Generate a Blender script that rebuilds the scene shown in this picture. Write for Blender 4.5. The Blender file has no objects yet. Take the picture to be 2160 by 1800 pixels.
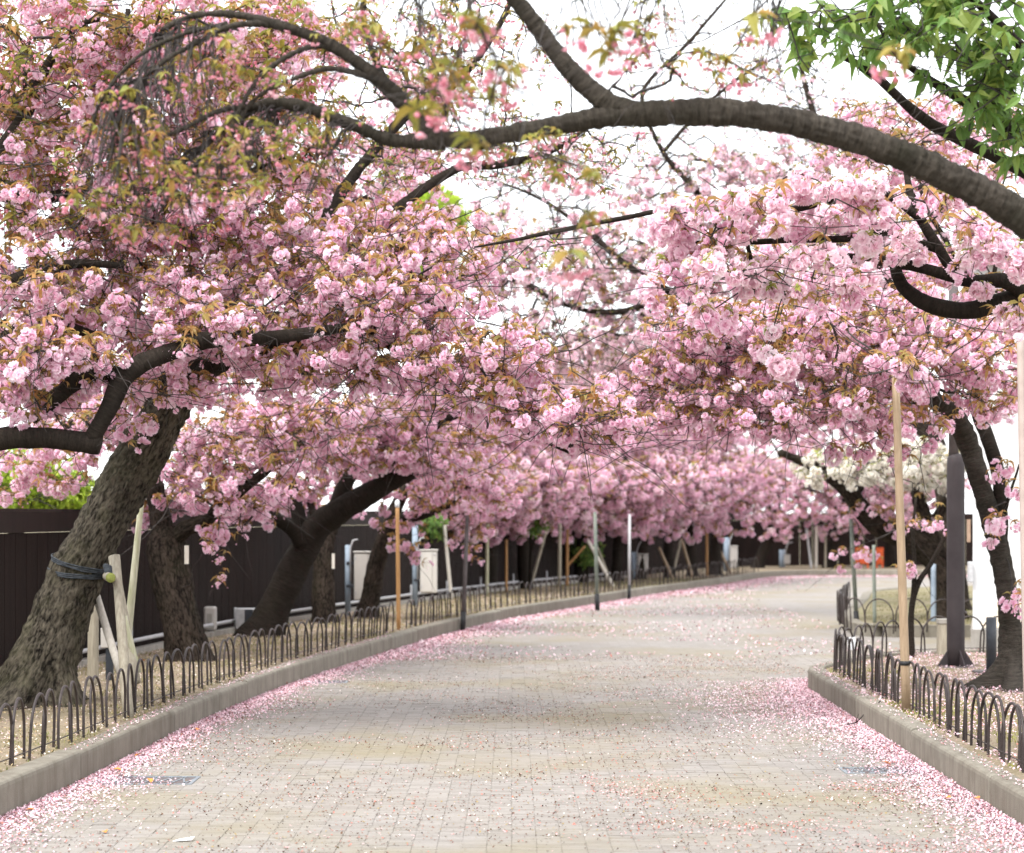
import bpy, math, random
import numpy as np
from mathutils import Vector, Matrix, Euler

scene = bpy.context.scene
COL = scene.collection
R = random.Random(11)
rng = np.random.default_rng(11)
rad = math.radians

# ------------------------------------------------------------------ camera, sky, sun, exposure
CAM_H = 1.6
cam_data = bpy.data.cameras.new('camera')
cam = bpy.data.objects.new('camera', cam_data)
COL.objects.link(cam)
cam.location = (0, 0, CAM_H)
cam.rotation_euler = (rad(90), 0, 0)
cam_data.sensor_width = 36
cam_data.lens = 5000 / 2160 * 36
cam_data.shift_y = 185 / 2160
cam_data.clip_end = 3000
cam_data.dof.use_dof = True
cam_data.dof.focus_distance = 14.8
cam_data.dof.aperture_fstop = 3.4
cam_data.dof.aperture_blades = 0
scene.camera = cam

world = bpy.data.worlds.new('World')
scene.world = world
world.use_nodes = True
wn, wl = world.node_tree.nodes, world.node_tree.links
wn.clear()
sky_t = wn.new('ShaderNodeTexSky')
sky_t.sky_type = 'NISHITA'
sky_t.sun_disc = False
sky_t.sun_elevation = rad(52)
sky_t.sun_rotation = rad(-140)
cloud = wn.new('ShaderNodeMix'); cloud.data_type = 'RGBA'
cloud.inputs[0].default_value = 0.85
cloud.inputs[7].default_value = (9.6, 9.75, 10.0, 1)     # even white overcast layer
bg = wn.new('ShaderNodeBackground'); bg.inputs[1].default_value = 0.07
wo = wn.new('ShaderNodeOutputWorld')
wl.new(sky_t.outputs[0], cloud.inputs[6])
wl.new(cloud.outputs[2], bg.inputs[0])
wl.new(bg.outputs[0], wo.inputs[0])

sun_d = bpy.data.lights.new('sun', 'SUN')
sun_d.energy = 1.5
sun_d.angle = rad(40)
sun_d.color = (1.0, 0.97, 0.92)
sun = bpy.data.objects.new('sun', sun_d)
COL.objects.link(sun)
_sd = Vector((-0.45, -0.62, 1.05)).normalized()          # towards the sun
sun.rotation_euler = _sd.to_track_quat('Z', 'Y').to_euler()
sky_t.sun_elevation = math.asin(_sd.z)
sky_t.sun_rotation = math.atan2(_sd.x, _sd.y)

scene.view_settings.view_transform = 'Standard'
scene.view_settings.look = 'None'
scene.view_settings.exposure = 1.92
scene.view_settings.gamma = 1.0
scene.view_settings.use_curve_mapping = False
scene.render.engine = 'CYCLES'
scene.cycles.use_denoising = True
scene.cycles.max_bounces = 12
scene.cycles.diffuse_bounces = 7
scene.cycles.transmission_bounces = 7

# ------------------------------------------------------------------ measuring help: photo pixel + distance -> place
F, HZ = 5000.0, 1085.0
def P(px, py, d):
    return np.array(((px - 1080) / F * d, d, CAM_H + (HZ - py) / F * d))
BED = 0.155

# ------------------------------------------------------------------ numpy value noise
def vnoise(p, seed=0):
    p = np.asarray(p, float)
    i = np.floor(p).astype(np.int64); f = p - i
    f = f * f * (3 - 2 * f)
    def h(ix, iy, iz):
        n = (ix * 374761393 + iy * 668265263 + iz * 2147483647 + seed * 1274126177) & 0x7fffffff
        n = ((n ^ (n >> 13)) * 1274126177) & 0x7fffffff
        n = (n ^ (n >> 16)) & 0xffff
        return n / 65535.0
    x, y, z = i[..., 0], i[..., 1], i[..., 2]
    fx, fy, fz = f[..., 0], f[..., 1], f[..., 2]
    def L(a, b, t): return a + (b - a) * t
    return L(L(L(h(x, y, z), h(x+1, y, z), fx), L(h(x, y+1, z), h(x+1, y+1, z), fx), fy),
             L(L(h(x, y, z+1), h(x+1, y, z+1), fx), L(h(x, y+1, z+1), h(x+1, y+1, z+1), fx), fy), fz)
def fbm(p, seed=0, o=4):
    s, a, t = 0, 0.5, 0
    p = np.asarray(p, float)
    for k in range(o):
        s = s + a * vnoise(p * (2 ** k), seed + k); t += a; a *= 0.5
    return s / t

# ------------------------------------------------------------------ materials
def mat(name):
    m = bpy.data.materials.new(name); m.use_nodes = True
    nt = m.node_tree; nt.nodes.clear()
    out = nt.nodes.new('ShaderNodeOutputMaterial')
    return m, nt, out
def node(nt, t, **kw):
    n = nt.nodes.new(t)
    for k, v in kw.items(): setattr(n, k, v)
    return n
def ramp(nt, fac, stops):
    r = node(nt, 'ShaderNodeValToRGB')
    e = r.color_ramp.elements
    while len(e) < len(stops): e.new(0.5)
    for x, (p, c) in zip(e, stops): x.position = p; x.color = (*c, 1)
    nt.links.new(fac, r.inputs[0]); return r.outputs[0]
def noise_n(nt, vec, scale, detail=4, rough=0.6):
    n = node(nt, 'ShaderNodeTexNoise'); n.inputs['Scale'].default_value = scale
    n.inputs['Detail'].default_value = detail; n.inputs['Roughness'].default_value = rough
    if vec is not None: nt.links.new(vec, n.inputs['Vector'])
    return n
def mapping(nt, vec, scale=(1, 1, 1), rot=(0, 0, 0)):
    m = node(nt, 'ShaderNodeMapping'); m.inputs['Scale'].default_value = scale; m.inputs['Rotation'].default_value = rot
    nt.links.new(vec, m.inputs['Vector']); return m.outputs[0]
def mixc(nt, fac, a, b, mode='MIX'):
    m = node(nt, 'ShaderNodeMix', data_type='RGBA', blend_type=mode)
    for s, v in ((0, fac), (6, a), (7, b)):
        if isinstance(v, (int, float)): m.inputs[s].default_value = v
        elif isinstance(v, tuple): m.inputs[s].default_value = (*v, 1)
        else: nt.links.new(v, m.inputs[s])
    return m.outputs[2]
def bump(nt, height, strength, dist, normal=None):
    b = node(nt, 'ShaderNodeBump'); b.inputs['Strength'].default_value = strength; b.inputs['Distance'].default_value = dist
    nt.links.new(height, b.inputs['Height'])
    if normal is not None: nt.links.new(normal, b.inputs['Normal'])
    return b.outputs[0]
def principled(nt, out, col, rough=0.8, normal=None, spec=0.3, metal=0.0):
    b = node(nt, 'ShaderNodeBsdfPrincipled')
    if isinstance(col, tuple): b.inputs['Base Color'].default_value = (*col, 1)
    else: nt.links.new(col, b.inputs['Base Color'])
    if isinstance(rough, (int, float)): b.inputs['Roughness'].default_value = rough
    else: nt.links.new(rough, b.inputs['Roughness'])
    b.inputs['Specular IOR Level'].default_value = spec; b.inputs['Metallic'].default_value = metal
    if normal is not None: nt.links.new(normal, b.inputs['Normal'])
    nt.links.new(b.outputs[0], out.inputs[0]); return b
def wpos(nt): return node(nt, 'ShaderNodeNewGeometry').outputs['Position']
def attr(nt, name): return node(nt, 'ShaderNodeAttribute', attribute_name=name)

def m_bark(name, dark, light, moss, kind='fissure', mossy=0.35):
    m, nt, out = mat(name)
    v = attr(nt, 'tco').outputs['Vector']
    if kind == 'fissure':
        a = noise_n(nt, mapping(nt, v, (46, 46, 19)), 1.0, 6, 0.65)
        vo = node(nt, 'ShaderNodeTexVoronoi', feature='DISTANCE_TO_EDGE'); vo.inputs['Scale'].default_value = 1
        nt.links.new(mapping(nt, v, (30, 30, 14)), vo.inputs['Vector'])
        r = node(nt, 'ShaderNodeMath', operation='MULTIPLY_ADD'); nt.links.new(vo.outputs['Distance'], r.inputs[0]); r.inputs[1].default_value = 0.45
        nt.links.new(a.outputs['Fac'], r.inputs[2])
        cr = noise_n(nt, mapping(nt, v, (15, 15, 4.5), (0.35, 0, 0.2)), 1.0, 7, 0.72)
        r2 = node(nt, 'ShaderNodeMath', operation='MULTIPLY_ADD'); nt.links.new(cr.outputs['Fac'], r2.inputs[0]); r2.inputs[1].default_value = 0.9; r2.inputs[2].default_value = -0.45
        r3 = node(nt, 'ShaderNodeMath', operation='ADD'); nt.links.new(r.outputs[0], r3.inputs[0]); nt.links.new(r2.outputs[0], r3.inputs[1]); h = r3.outputs[0]
    else:
        a = noise_n(nt, mapping(nt, v, (9, 9, 55)), 1.0, 6, 0.7)
        b2 = noise_n(nt, mapping(nt, v, (40, 40, 90)), 1.0, 3, 0.6)
        r = node(nt, 'ShaderNodeMath', operation='MULTIPLY_ADD'); nt.links.new(b2.outputs['Fac'], r.inputs[0]); r.inputs[1].default_value = 0.5
        nt.links.new(a.outputs['Fac'], r.inputs[2]); h = r.outputs[0]
    c = ramp(nt, h, [(0.40, dark), (0.62, tuple((x + y) / 2 for x, y in zip(dark, light))), (0.9, light)])
    big = noise_n(nt, wpos(nt), 3.1, 5, 0.7)
    c = mixc(nt, ramp(nt, big.outputs['Fac'], [(0.48, (0, 0, 0)), (0.72, (mossy,) * 3)]), c, moss)
    bl = noise_n(nt, wpos(nt), 1.3, 3, 0.6)
    c = mixc(nt, ramp(nt, bl.outputs['Fac'], [(0.5, (0, 0, 0)), (0.7, (0.45,) * 3)]), c, dark)
    principled(nt, out, c, 0.92, bump(nt, h, 1.0, 0.015), 0.08)
    return m

def m_petal(name, deep, tip, pale, trans=0.48):
    m, nt, out = mat(name)
    at = attr(nt, 'pc'); sep = node(nt, 'ShaderNodeSeparateColor'); nt.links.new(at.outputs['Color'], sep.inputs[0])
    oi = node(nt, 'ShaderNodeObjectInfo')
    base = mixc(nt, sep.outputs[0], deep, tip)
    r1 = ramp(nt, oi.outputs['Random'], [(0.0, (0, 0, 0)), (0.45, (0.15,) * 3), (0.75, (0.45,) * 3), (1.0, (0.95,) * 3)])
    mm = node(nt, 'ShaderNodeMath', operation='MULTIPLY'); nt.links.new(r1, mm.inputs[0]); nt.links.new(sep.outputs[1], mm.inputs[1])
    c = mixc(nt, mm.outputs[0], base, pale)
    d = node(nt, 'ShaderNodeBsdfDiffuse'); t = node(nt, 'ShaderNodeBsdfTranslucent')
    nt.links.new(c, d.inputs[0]); nt.links.new(c, t.inputs[0])
    mx = node(nt, 'ShaderNodeMixShader'); mx.inputs[0].default_value = trans
    nt.links.new(d.outputs[0], mx.inputs[1]); nt.links.new(t.outputs[0], mx.inputs[2]); nt.links.new(mx.outputs[0], out.inputs[0])
    return m

def m_leaf(name, cols, trans=0.35, gloss=0.10):
    m, nt, out = mat(name)
    at = attr(nt, 'pc'); sep = node(nt, 'ShaderNodeSeparateColor'); nt.links.new(at.outputs['Color'], sep.inputs[0])
    oi = node(nt, 'ShaderNodeObjectInfo')
    ad = node(nt, 'ShaderNodeMath', operation='ADD'); nt.links.new(oi.outputs['Random'], ad.inputs[0]); nt.links.new(sep.outputs[1], ad.inputs[1])
    fr = node(nt, 'ShaderNodeMath', operation='FRACT'); nt.links.new(ad.outputs[0], fr.inputs[0])
    n = len(cols) - 1
    c = ramp(nt, fr.outputs[0], [(i / n, cc) for i, cc in enumerate(cols)])
    d = node(nt, 'ShaderNodeBsdfPrincipled'); t = node(nt, 'ShaderNodeBsdfTranslucent')
    d.inputs['Roughness'].default_value = 0.5; d.inputs['Specular IOR Level'].default_value = gloss * 3
    nt.links.new(c, d.inputs['Base Color']); nt.links.new(c, t.inputs[0])
    mx = node(nt, 'ShaderNodeMixShader'); mx.inputs[0].default_value = trans
    nt.links.new(d.outputs[0], mx.inputs[1]); nt.links.new(t.outputs[0], mx.inputs[2]); nt.links.new(mx.outputs[0], out.inputs[0])
    return m

def m_plain(name, c1, c2, scale=6, rough=0.7, bumps=0.0, spec=0.3, stretch=(1, 1, 1), metal=0.0):
    m, nt, out = mat(name)
    v = mapping(nt, wpos(nt), stretch)
    n = noise_n(nt, v, scale, 5, 0.65)
    c = ramp(nt, n.outputs['Fac'], [(0.3, c1), (0.7, c2)])
    nn = bump(nt, n.outputs['Fac'], bumps, 0.01) if bumps else None
    principled(nt, out, c, rough, nn, spec, metal)
    return m

def stain_color(nt, col):
    """moss and dirt stains lying on the paving, tied to the ground"""
    p = wpos(nt)
    a = noise_n(nt, mapping(nt, p, (0.55, 0.42, 1)), 1.0, 5, 0.62)
    col = mixc(nt, ramp(nt, a.outputs['Fac'], [(0.47, (0, 0, 0)), (0.68, (0.75,) * 3)]), col, (0.215, 0.185, 0.115))
    b = noise_n(nt, mapping(nt, p, (0.35, 0.30, 1)), 1.7, 4, 0.6)
    col = mixc(nt, ramp(nt, b.outputs['Fac'], [(0.48, (0, 0, 0)), (0.70, (0.28,) * 3)]), col, (0.235, 0.20, 0.165))
    d = noise_n(nt, p, 38, 3, 0.7)
    return mixc(nt, ramp(nt, d.outputs['Fac'], [(0.55, (0, 0, 0)), (0.75, (0.4,) * 3)]), col, (0.11, 0.09, 0.07))

def m_brick():
    m, nt, out = mat('paving_brick')
    at = attr(nt, 'pc'); sep = node(nt, 'ShaderNodeSeparateColor'); nt.links.new(at.outputs['Color'], sep.inputs[0])
    c = ramp(nt, sep.outputs[0], [(0.0, (0.205, 0.187, 0.169)), (0.5, (0.246, 0.227, 0.209)), (1.0, (0.29, 0.27, 0.251))])
    c = stain_color(nt, c)
    n = noise_n(nt, wpos(nt), 160, 3, 0.7)
    principled(nt, out, c, 0.9, bump(nt, n.outputs['Fac'], 0.4, 0.003), 0.2)
    return m
def m_road():
    m, nt, out = mat('road_surface')
    # beyond the bricks that are built: same colours, the joints as fine print
    p = wpos(nt)
    br = node(nt, 'ShaderNodeTexBrick', offset=0.0); br.inputs['Scale'].default_value = 1
    br.inputs['Brick Width'].default_value = 0.12; br.inputs['Row Height'].default_value = 0.06; br.inputs['Mortar Size'].default_value = 0.004
    br.inputs['Color1'].default_value = (0.215, 0.197, 0.181, 1); br.inputs['Color2'].default_value = (0.278, 0.26, 0.243, 1); br.inputs['Mortar'].default_value = (0.22, 0.20, 0.18, 1)
    nt.links.new(p, br.inputs['Vector'])
    c = stain_color(nt, br.outputs['Color'])
    principled(nt, out, c, 0.9, None, 0.2)
    return m
def m_soil(name, c1, c2, green, gamt):
    m, nt, out = mat(name)
    p = wpos(nt)
    a = noise_n(nt, p, 1.3, 6, 0.7); b = noise_n(nt, p, 30, 4, 0.75)
    c = ramp(nt, b.outputs['Fac'], [(0.3, c1), (0.7, c2)])
    c = mixc(nt, ramp(nt, a.outputs['Fac'], [(0.45, (0, 0, 0)), (0.65, (gamt,) * 3)]), c, green)
    principled(nt, out, c, 0.95, bump(nt, b.outputs['Fac'], 0.8, 0.02), 0.1)
    return m
def m_concrete(name, c1, c2, dirt):
    m, nt, out = mat(name)
    p = wpos(nt)
    a = noise_n(nt, p, 5, 6, 0.7); st = noise_n(nt, mapping(nt, p, (9, 9, 1.2)), 1.0, 4, 0.7); f = noise_n(nt, p, 140, 2, 0.6)
    c = ramp(nt, a.outputs['Fac'], [(0.3, c1), (0.7, c2)])
    oi = node(nt, 'ShaderNodeObjectInfo'); c = mixc(nt, ramp(nt, oi.outputs['Random'], [(0.0, (0, 0, 0)), (1.0, (0.4,) * 3)]), c, dirt)
    c = mixc(nt, ramp(nt, st.outputs['Fac'], [(0.45, (0, 0, 0)), (0.7, (0.7,) * 3)]), c, dirt)
    principled(nt, out, c, 0.9, bump(nt, f.outputs['Fac'], 0.5, 0.004), 0.2)
    return m
def m_attr_color(name, rough=0.8, trans=0.0):
    m, nt, out = mat(name)
    at = attr(nt, 'pc')
    d = node(nt, 'ShaderNodeBsdfDiffuse'); nt.links.new(at.outputs['Color'], d.inputs[0]); nt.links.new(d.outputs[0], out.inputs[0])
    return m

M = {
 'bark_old': m_bark('old_cherry_bark', (0.012, 0.010, 0.008), (0.16, 0.138, 0.105), (0.085, 0.082, 0.045), 'fissure', 0.5),
 'bark': m_bark('cherry_bark', (0.008, 0.006, 0.005), (0.078, 0.060, 0.047), (0.05, 0.048, 0.027), 'fissure', 0.35),
 'bark_dark': m_bark('dark_cherry_bark', (0.005, 0.004, 0.0035), (0.034, 0.027, 0.022), (0.022, 0.022, 0.012), 'rings', 0.3),
 'bark_ring': m_bark('ringed_cherry_bark', (0.003, 0.0028, 0.0024), (0.070, 0.060, 0.050), (0.016, 0.018, 0.009), 'rings', 0.5),
 'twig': m_plain('twig_bark', (0.014, 0.011, 0.010), (0.062, 0.052, 0.048), 20, 0.8),
 'petal_pink': m_petal('pink_petal', (0.81, 0.40, 0.59), (0.95, 0.76, 0.86), (0.97, 0.91, 0.95)),
 'petal_pale': m_petal('pale_pink_petal', (0.84, 0.50, 0.63), (0.94, 0.80, 0.86), (0.96, 0.94, 0.94)),
 'petal_white': m_petal('white_petal', (0.86, 0.80, 0.72), (0.93, 0.91, 0.86), (0.95, 0.95, 0.92)),
 'petal_bud': m_petal('rose_bud_petal', (0.66, 0.20, 0.28), (0.86, 0.46, 0.56), (0.94, 0.76, 0.81)),
 'leaf_bronze': m_leaf('bronze_leaf', [(0.44, 0.21, 0.075), (0.33, 0.21, 0.08), (0.50, 0.27, 0.10), (0.29, 0.25, 0.08), (0.38, 0.28, 0.10), (0.42, 0.24, 0.09)], 0.48),
 'leaf_olive': m_leaf('olive_leaf', [(0.30, 0.26, 0.05), (0.20, 0.22, 0.05), (0.36, 0.25, 0.05), (0.25, 0.27, 0.06), (0.40, 0.22, 0.06)]),
 'leaf_lime': m_leaf('lime_leaf', [(0.34, 0.36, 0.08), (0.25, 0.30, 0.07), (0.42, 0.36, 0.09)]),
 'leaf_green': m_leaf('green_leaf', [(0.11, 0.22, 0.045), (0.17, 0.29, 0.06), (0.09, 0.17, 0.04), (0.24, 0.30, 0.06), (0.14, 0.25, 0.05)], 0.45, 0.16),
 'leaf_bright': m_leaf('bright_green_leaf', [(0.42, 0.55, 0.06), (0.34, 0.47, 0.06), (0.52, 0.58, 0.09)], 0.5),
 'stem': m_leaf('flower_stem', [(0.20, 0.17, 0.06), (0.26, 0.15, 0.06), (0.18, 0.19, 0.07)]),
 'brick': m_brick(), 'road': m_road(),
 'soil': m_soil('sandy_soil', (0.18, 0.142, 0.10), (0.33, 0.27, 0.20), (0.16, 0.145, 0.07), 0.55),
 'lawn': m_soil('lawn_soil', (0.17, 0.145, 0.09), (0.28, 0.24, 0.16), (0.13, 0.14, 0.055), 0.6),
 'ground': m_soil('bare_ground', (0.22, 0.19, 0.14), (0.32, 0.28, 0.21), (0.16, 0.17, 0.07), 0.6),
 'kerb': m_concrete('kerb_concrete', (0.185, 0.168, 0.135), (0.275, 0.255, 0.212), (0.115, 0.098, 0.076)),
 'concrete': m_concrete('grey_concrete', (0.30, 0.28, 0.25), (0.42, 0.40, 0.36), (0.2, 0.18, 0.16)),
 'iron': m_plain('brown_iron', (0.022, 0.016, 0.015), (0.055, 0.041, 0.038), 9, 0.5, 0, 0.35),
 'wall': m_plain('dark_brown_panel', (0.012, 0.0075, 0.0065), (0.024, 0.0145, 0.0125), 2.0, 0.65, 0, 0.12, (3, 3, 0.6)),
 'galv': m_plain('galvanised_pipe', (0.34, 0.34, 0.35), (0.50, 0.50, 0.51), 14, 0.5, 0, 0.5),
 'cabinet': m_plain('cream_cabinet_paint', (0.45, 0.425, 0.39), (0.52, 0.495, 0.46), 3, 0.5, 0, 0.4),
 'bluepole': m_plain('blue_grey_pole', (0.20, 0.25, 0.31), (0.30, 0.36, 0.43), 9, 0.6),
 'bamboo': m_plain('tan_bamboo', (0.24, 0.17, 0.105), (0.36, 0.265, 0.175), 14, 0.55, 0.15, 0.35, (4, 4, 0.5)),
 'pole_pink': m_plain('pinkish_pole', (0.36, 0.29, 0.26), (0.46, 0.38, 0.34), 9, 0.6),
 'bamboo_brown': m_plain('brown_bamboo', (0.30, 0.15, 0.055), (0.42, 0.24, 0.10), 10, 0.6, 0.1, 0.3, (4, 4, 0.5)),
 'wood_grey': m_plain('weathered_grey_wood', (0.25, 0.22, 0.17), (0.42, 0.38, 0.30), 9, 0.85, 0.3, 0.2, (6, 6, 0.5)),
 'wood_pale': m_plain('pale_weathered_wood', (0.46, 0.42, 0.36), (0.62, 0.58, 0.52), 8, 0.85, 0.2, 0.2, (6, 6, 0.5)),
 'wood_green': m_plain('mossy_pale_wood', (0.34, 0.34, 0.20), (0.56, 0.53, 0.42), 6, 0.85, 0.2, 0.2, (6, 6, 0.8)),
 'wood_end': m_plain('mossy_log_end', (0.16, 0.19, 0.04), (0.30, 0.31, 0.09), 40, 0.9),
 'rope': m_plain('dark_blue_binding', (0.018, 0.022, 0.028), (0.075, 0.085, 0.095), 30, 0.85, 0.4),
 'black': m_plain('black_tape', (0.012, 0.012, 0.013), (0.03, 0.03, 0.032), 12, 0.6),
 'postgrey': m_plain('purple_grey_post_paint', (0.034, 0.027, 0.029), (0.052, 0.043, 0.045), 4, 0.55, 0, 0.2),
 'bollard': m_plain('blue_black_paint', (0.018, 0.022, 0.030), (0.04, 0.046, 0.056), 7, 0.4, 0, 0.5),
 'steel_dark': m_plain('dark_steel_pole', (0.07, 0.06, 0.06), (0.14, 0.12, 0.12), 8, 0.6),
 'steel_green': m_plain('grey_green_pole', (0.12, 0.14, 0.12), (0.22, 0.24, 0.20), 8, 0.6),
 'white_wall': m_plain('white_render', (0.55, 0.55, 0.56), (0.62, 0.62, 0.62), 2, 0.85),
 'cream_wall': m_plain('cream_panel', (0.72, 0.62, 0.48), (0.80, 0.70, 0.56), 2, 0.8),
 'grey_wall': m_plain('grey_tile_wall', (0.42, 0.40, 0.38), (0.52, 0.50, 0.48), 5, 0.7),
 'glass_dark': m_plain('dark_window_glass', (0.02, 0.024, 0.03), (0.04, 0.045, 0.05), 3, 0.12, 0, 0.6),
 'brass': m_plain('brown_plate', (0.25, 0.16, 0.11), (0.36, 0.25, 0.18), 12, 0.5),
 'red': m_plain('vermilion_paint', (0.72, 0.10, 0.025), (0.80, 0.15, 0.04), 4, 0.6),
 'grate': m_plain('grate_steel', (0.18, 0.21, 0.235), (0.28, 0.31, 0.335), 20, 0.5, 0, 0.5, (1, 1, 1), 0.3),
 'petals': m_attr_color('fallen_petal'),
 'grass': m_attr_color('grass_blade'),
 'paper': m_plain('white_paper', (0.78, 0.80, 0.82), (0.84, 0.86, 0.88), 4, 0.7),
 'leaf_dry': m_plain('orange_dry_leaf', (0.55, 0.18, 0.04), (0.68, 0.28, 0.07), 30, 0.7),
}

# ------------------------------------------------------------------ object helpers
def mesh_from(name, V, faces, mats, midx=None, attrs=None, smooth=True):
    me = bpy.data.meshes.new(name)
    V = np.asarray(V, np.float32).reshape(-1, 3)
    if isinstance(faces, np.ndarray):
        n, k = faces.shape
        me.vertices.add(len(V)); me.vertices.foreach_set('co', V.ravel())
        me.loops.add(n * k); me.loops.foreach_set('vertex_index', faces.astype(np.int32).ravel())
        me.polygons.add(n); me.polygons.foreach_set('loop_start', np.arange(0, n * k, k, dtype=np.int32))
        me.update(calc_edges=True)
    else:
        me.from_pydata(V.tolist(), [], [list(f) for f in faces])
    for m in (mats if isinstance(mats, (list, tuple)) else [mats]): me.materials.append(m)
    if midx is not None: me.polygons.foreach_set('material_index', np.asarray(midx, np.int32))
    me.polygons.foreach_set('use_smooth', np.full(len(me.polygons), smooth))
    for an, av in (attrs or {}).items():
        av = np.asarray(av, np.float32)
        if av.shape[1] == 3:
            a = me.attributes.new(an, 'FLOAT_VECTOR', 'POINT'); a.data.foreach_set('vector', av.ravel())
        else:
            a = me.attributes.new(an, 'FLOAT_COLOR', 'POINT'); a.data.foreach_set('color', av.ravel())
    me.update()
    return me

def thing(name, label, cat, loc=(0, 0, 0), group=None):
    o = bpy.data.objects.new(name, None); COL.objects.link(o)
    o.location = tuple(float(x) for x in loc); o.empty_display_size = 0.2
    o['label'] = label; o['category'] = cat
    if group: o['group'] = group
    return o
def root_of(o):
    t = Vector((0, 0, 0))
    while o is not None: t += o.location; o = o.parent
    return t
def place(name, me, parent=None, loc=None, kind=None):
    """link a mesh whose vertices are in world space (loc None) or round its own origin (loc = world place)"""
    o = bpy.data.objects.new(name, me); COL.objects.link(o)
    base = Vector((0, 0, 0))
    if parent is not None:
        o.parent = parent; base = parent['_base'] if '_base' in parent else None
        base = BASE.get(parent.name, None)
        if base is None: base = Vector(parent.location)
        o.matrix_parent_inverse = Matrix.Translation(-base)
    if loc is not None: o.location = tuple(float(x) for x in loc)
    if parent is not None:
        BASE[o.name] = Vector(o.location)
    if kind: o['kind'] = kind
    return o
BASE = {}
def tag(o, label, cat, group=None):
    o['label'] = label; o['category'] = cat
    if group: o['group'] = group
    return o

class MB:
    """collects simple shapes in one mesh"""
    def __init__(s): s.V = []; s.F = []; s.n = 0
    def add(s, V, F):
        V = np.asarray(V, float).reshape(-1, 3)
        s.V.append(V); s.F += [tuple(i + s.n for i in f) for f in F]; s.n += len(V); return s
    def box(s, a, b, bev=0.0):
        (x0, y0, z0), (x1, y1, z1) = a, b
        if bev <= 0:
            V = [(x0, y0, z0), (x1, y0, z0), (x1, y1, z0), (x0, y1, z0), (x0, y0, z1), (x1, y0, z1), (x1, y1, z1), (x0, y1, z1)]
            return s.add(V, [(3, 2, 1, 0), (4, 5, 6, 7), (0, 1, 5, 4), (1, 2, 6, 5), (2, 3, 7, 6), (3, 0, 4, 7)])
        c = bev
        ring = [(x0 + c, y0), (x1 - c, y0), (x1, y0 + c), (x1, y1 - c), (x1 - c, y1), (x0 + c, y1), (x0, y1 - c), (x0, y0 + c)]
        cx, cy = (x0 + x1) / 2, (y0 + y1) / 2
        def ins(p): return (p[0] + (c if p[0] < cx else -c) * 0.8, p[1] + (c if p[1] < cy else -c) * 0.8)
        V = [(*ins(p), z0) for p in ring] + [(*p, z0 + c) for p in ring] + [(*p, z1 - c) for p in ring] + [(*ins(p), z1) for p in ring]
        Fs = [tuple(range(7, -1, -1)), tuple(range(24, 32))]
        for k in range(3):
            for i in range(8):
                j = (i + 1) % 8
                Fs.append((k * 8 + i, k * 8 + j, k * 8 + 8 + j, k * 8 + 8 + i))
        return s.add(V, Fs)
    def tube(s, pts, radii, sides=8, cap=True):
        V, Fc, _ = sweep(np.asarray(pts, float), np.broadcast_to(np.asarray(radii, float), (len(pts),)), sides, cap)
        return s.add(V, Fc)
    def quad_prism(s, poly, z0, z1):
        n = len(poly)
        V = [(*p, z0) for p in poly] + [(*p, z1) for p in poly]
        return s.add(V, [tuple(range(n - 1, -1, -1)), tuple(range(n, 2 * n))] + [(i, (i + 1) % n, n + (i + 1) % n, n + i) for i in range(n)])
    def mesh(s, name, m, smooth=False):
        return mesh_from(name, np.concatenate(s.V), s.F, m, smooth=smooth)

def sweep(pts, radii, sides, cap=True, disp=None):
    n = len(pts)
    T = np.gradient(pts, axis=0); T /= np.linalg.norm(T, axis=1, keepdims=True) + 1e-9
    ref = np.array((0, 1, 0)) if abs(T[0][1]) < 0.8 else np.array((1, 0, 0))
    N = np.zeros_like(pts); nrm = np.cross(T[0], ref); nrm /= np.linalg.norm(nrm)
    for i in range(n):
        nrm = nrm - T[i] * np.dot(nrm, T[i]); nrm /= np.linalg.norm(nrm) + 1e-9; N[i] = nrm
    B = np.cross(T, N)
    a = np.linspace(0, 2 * np.pi, sides, endpoint=False)
    ca, sa = np.cos(a), np.sin(a)
    D = N[:, None, :] * ca[None, :, None] + B[:, None, :] * sa[None, :, None]
    ln = np.concatenate(([0], np.cumsum(np.linalg.norm(np.diff(pts, axis=0), axis=1))))
    rr = np.repeat(np.asarray(radii)[:, None], sides, 1)
    tco = np.stack((rr * ca[None], rr * sa[None], np.repeat(ln[:, None], sides, 1)), -1)
    if disp is not None: rr = rr + disp(tco, pts[:, None, :] + D * rr[..., None])
    V = (pts[:, None, :] + D * rr[..., None]).reshape(-1, 3)
    i0 = np.arange(n - 1)[:, None] * sides; k = np.arange(sides)[None]; k2 = (k + 1) % sides
    Fq = np.stack((i0 + k, i0 + k2, i0 + sides + k2, i0 + sides + k), -1).reshape(-1, 4)
    Fc = [tuple(f) for f in Fq.tolist()]
    if cap: Fc += [tuple(range(sides - 1, -1, -1)), tuple(range((n - 1) * sides, n * sides))]
    return V, Fc, tco.reshape(-1, 3)

def catmull(p, step):
    """p: (n,4) x y z r -> denser points"""
    p = np.asarray(p, float)
    q = np.vstack((2 * p[0] - p[1], p, 2 * p[-1] - p[-2]))
    out = []
    for i in range(1, len(q) - 2):
        a, b, c, d = q[i - 1], q[i], q[i + 1], q[i + 2]
        k = max(2, int(np.linalg.norm(c[:3] - b[:3]) / step))
        for t in np.arange(k) / k:
            out.append(0.5 * ((2 * b) + (-a + c) * t + (2 * a - 5 * b + 4 * c - d) * t * t + (-a + 3 * b - 3 * c + d) * t ** 3))
    out.append(p[-1])
    o = np.array(out); o[:, 3] = np.maximum(o[:, 3], 0.002)
    return o
def px_path(lst):
    """(px, py, distance, width in photo pixels) -> x y z r"""
    return np.array([(*P(a, b, d), w * 0.5 / F * d) for a, b, d, w in lst])

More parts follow.
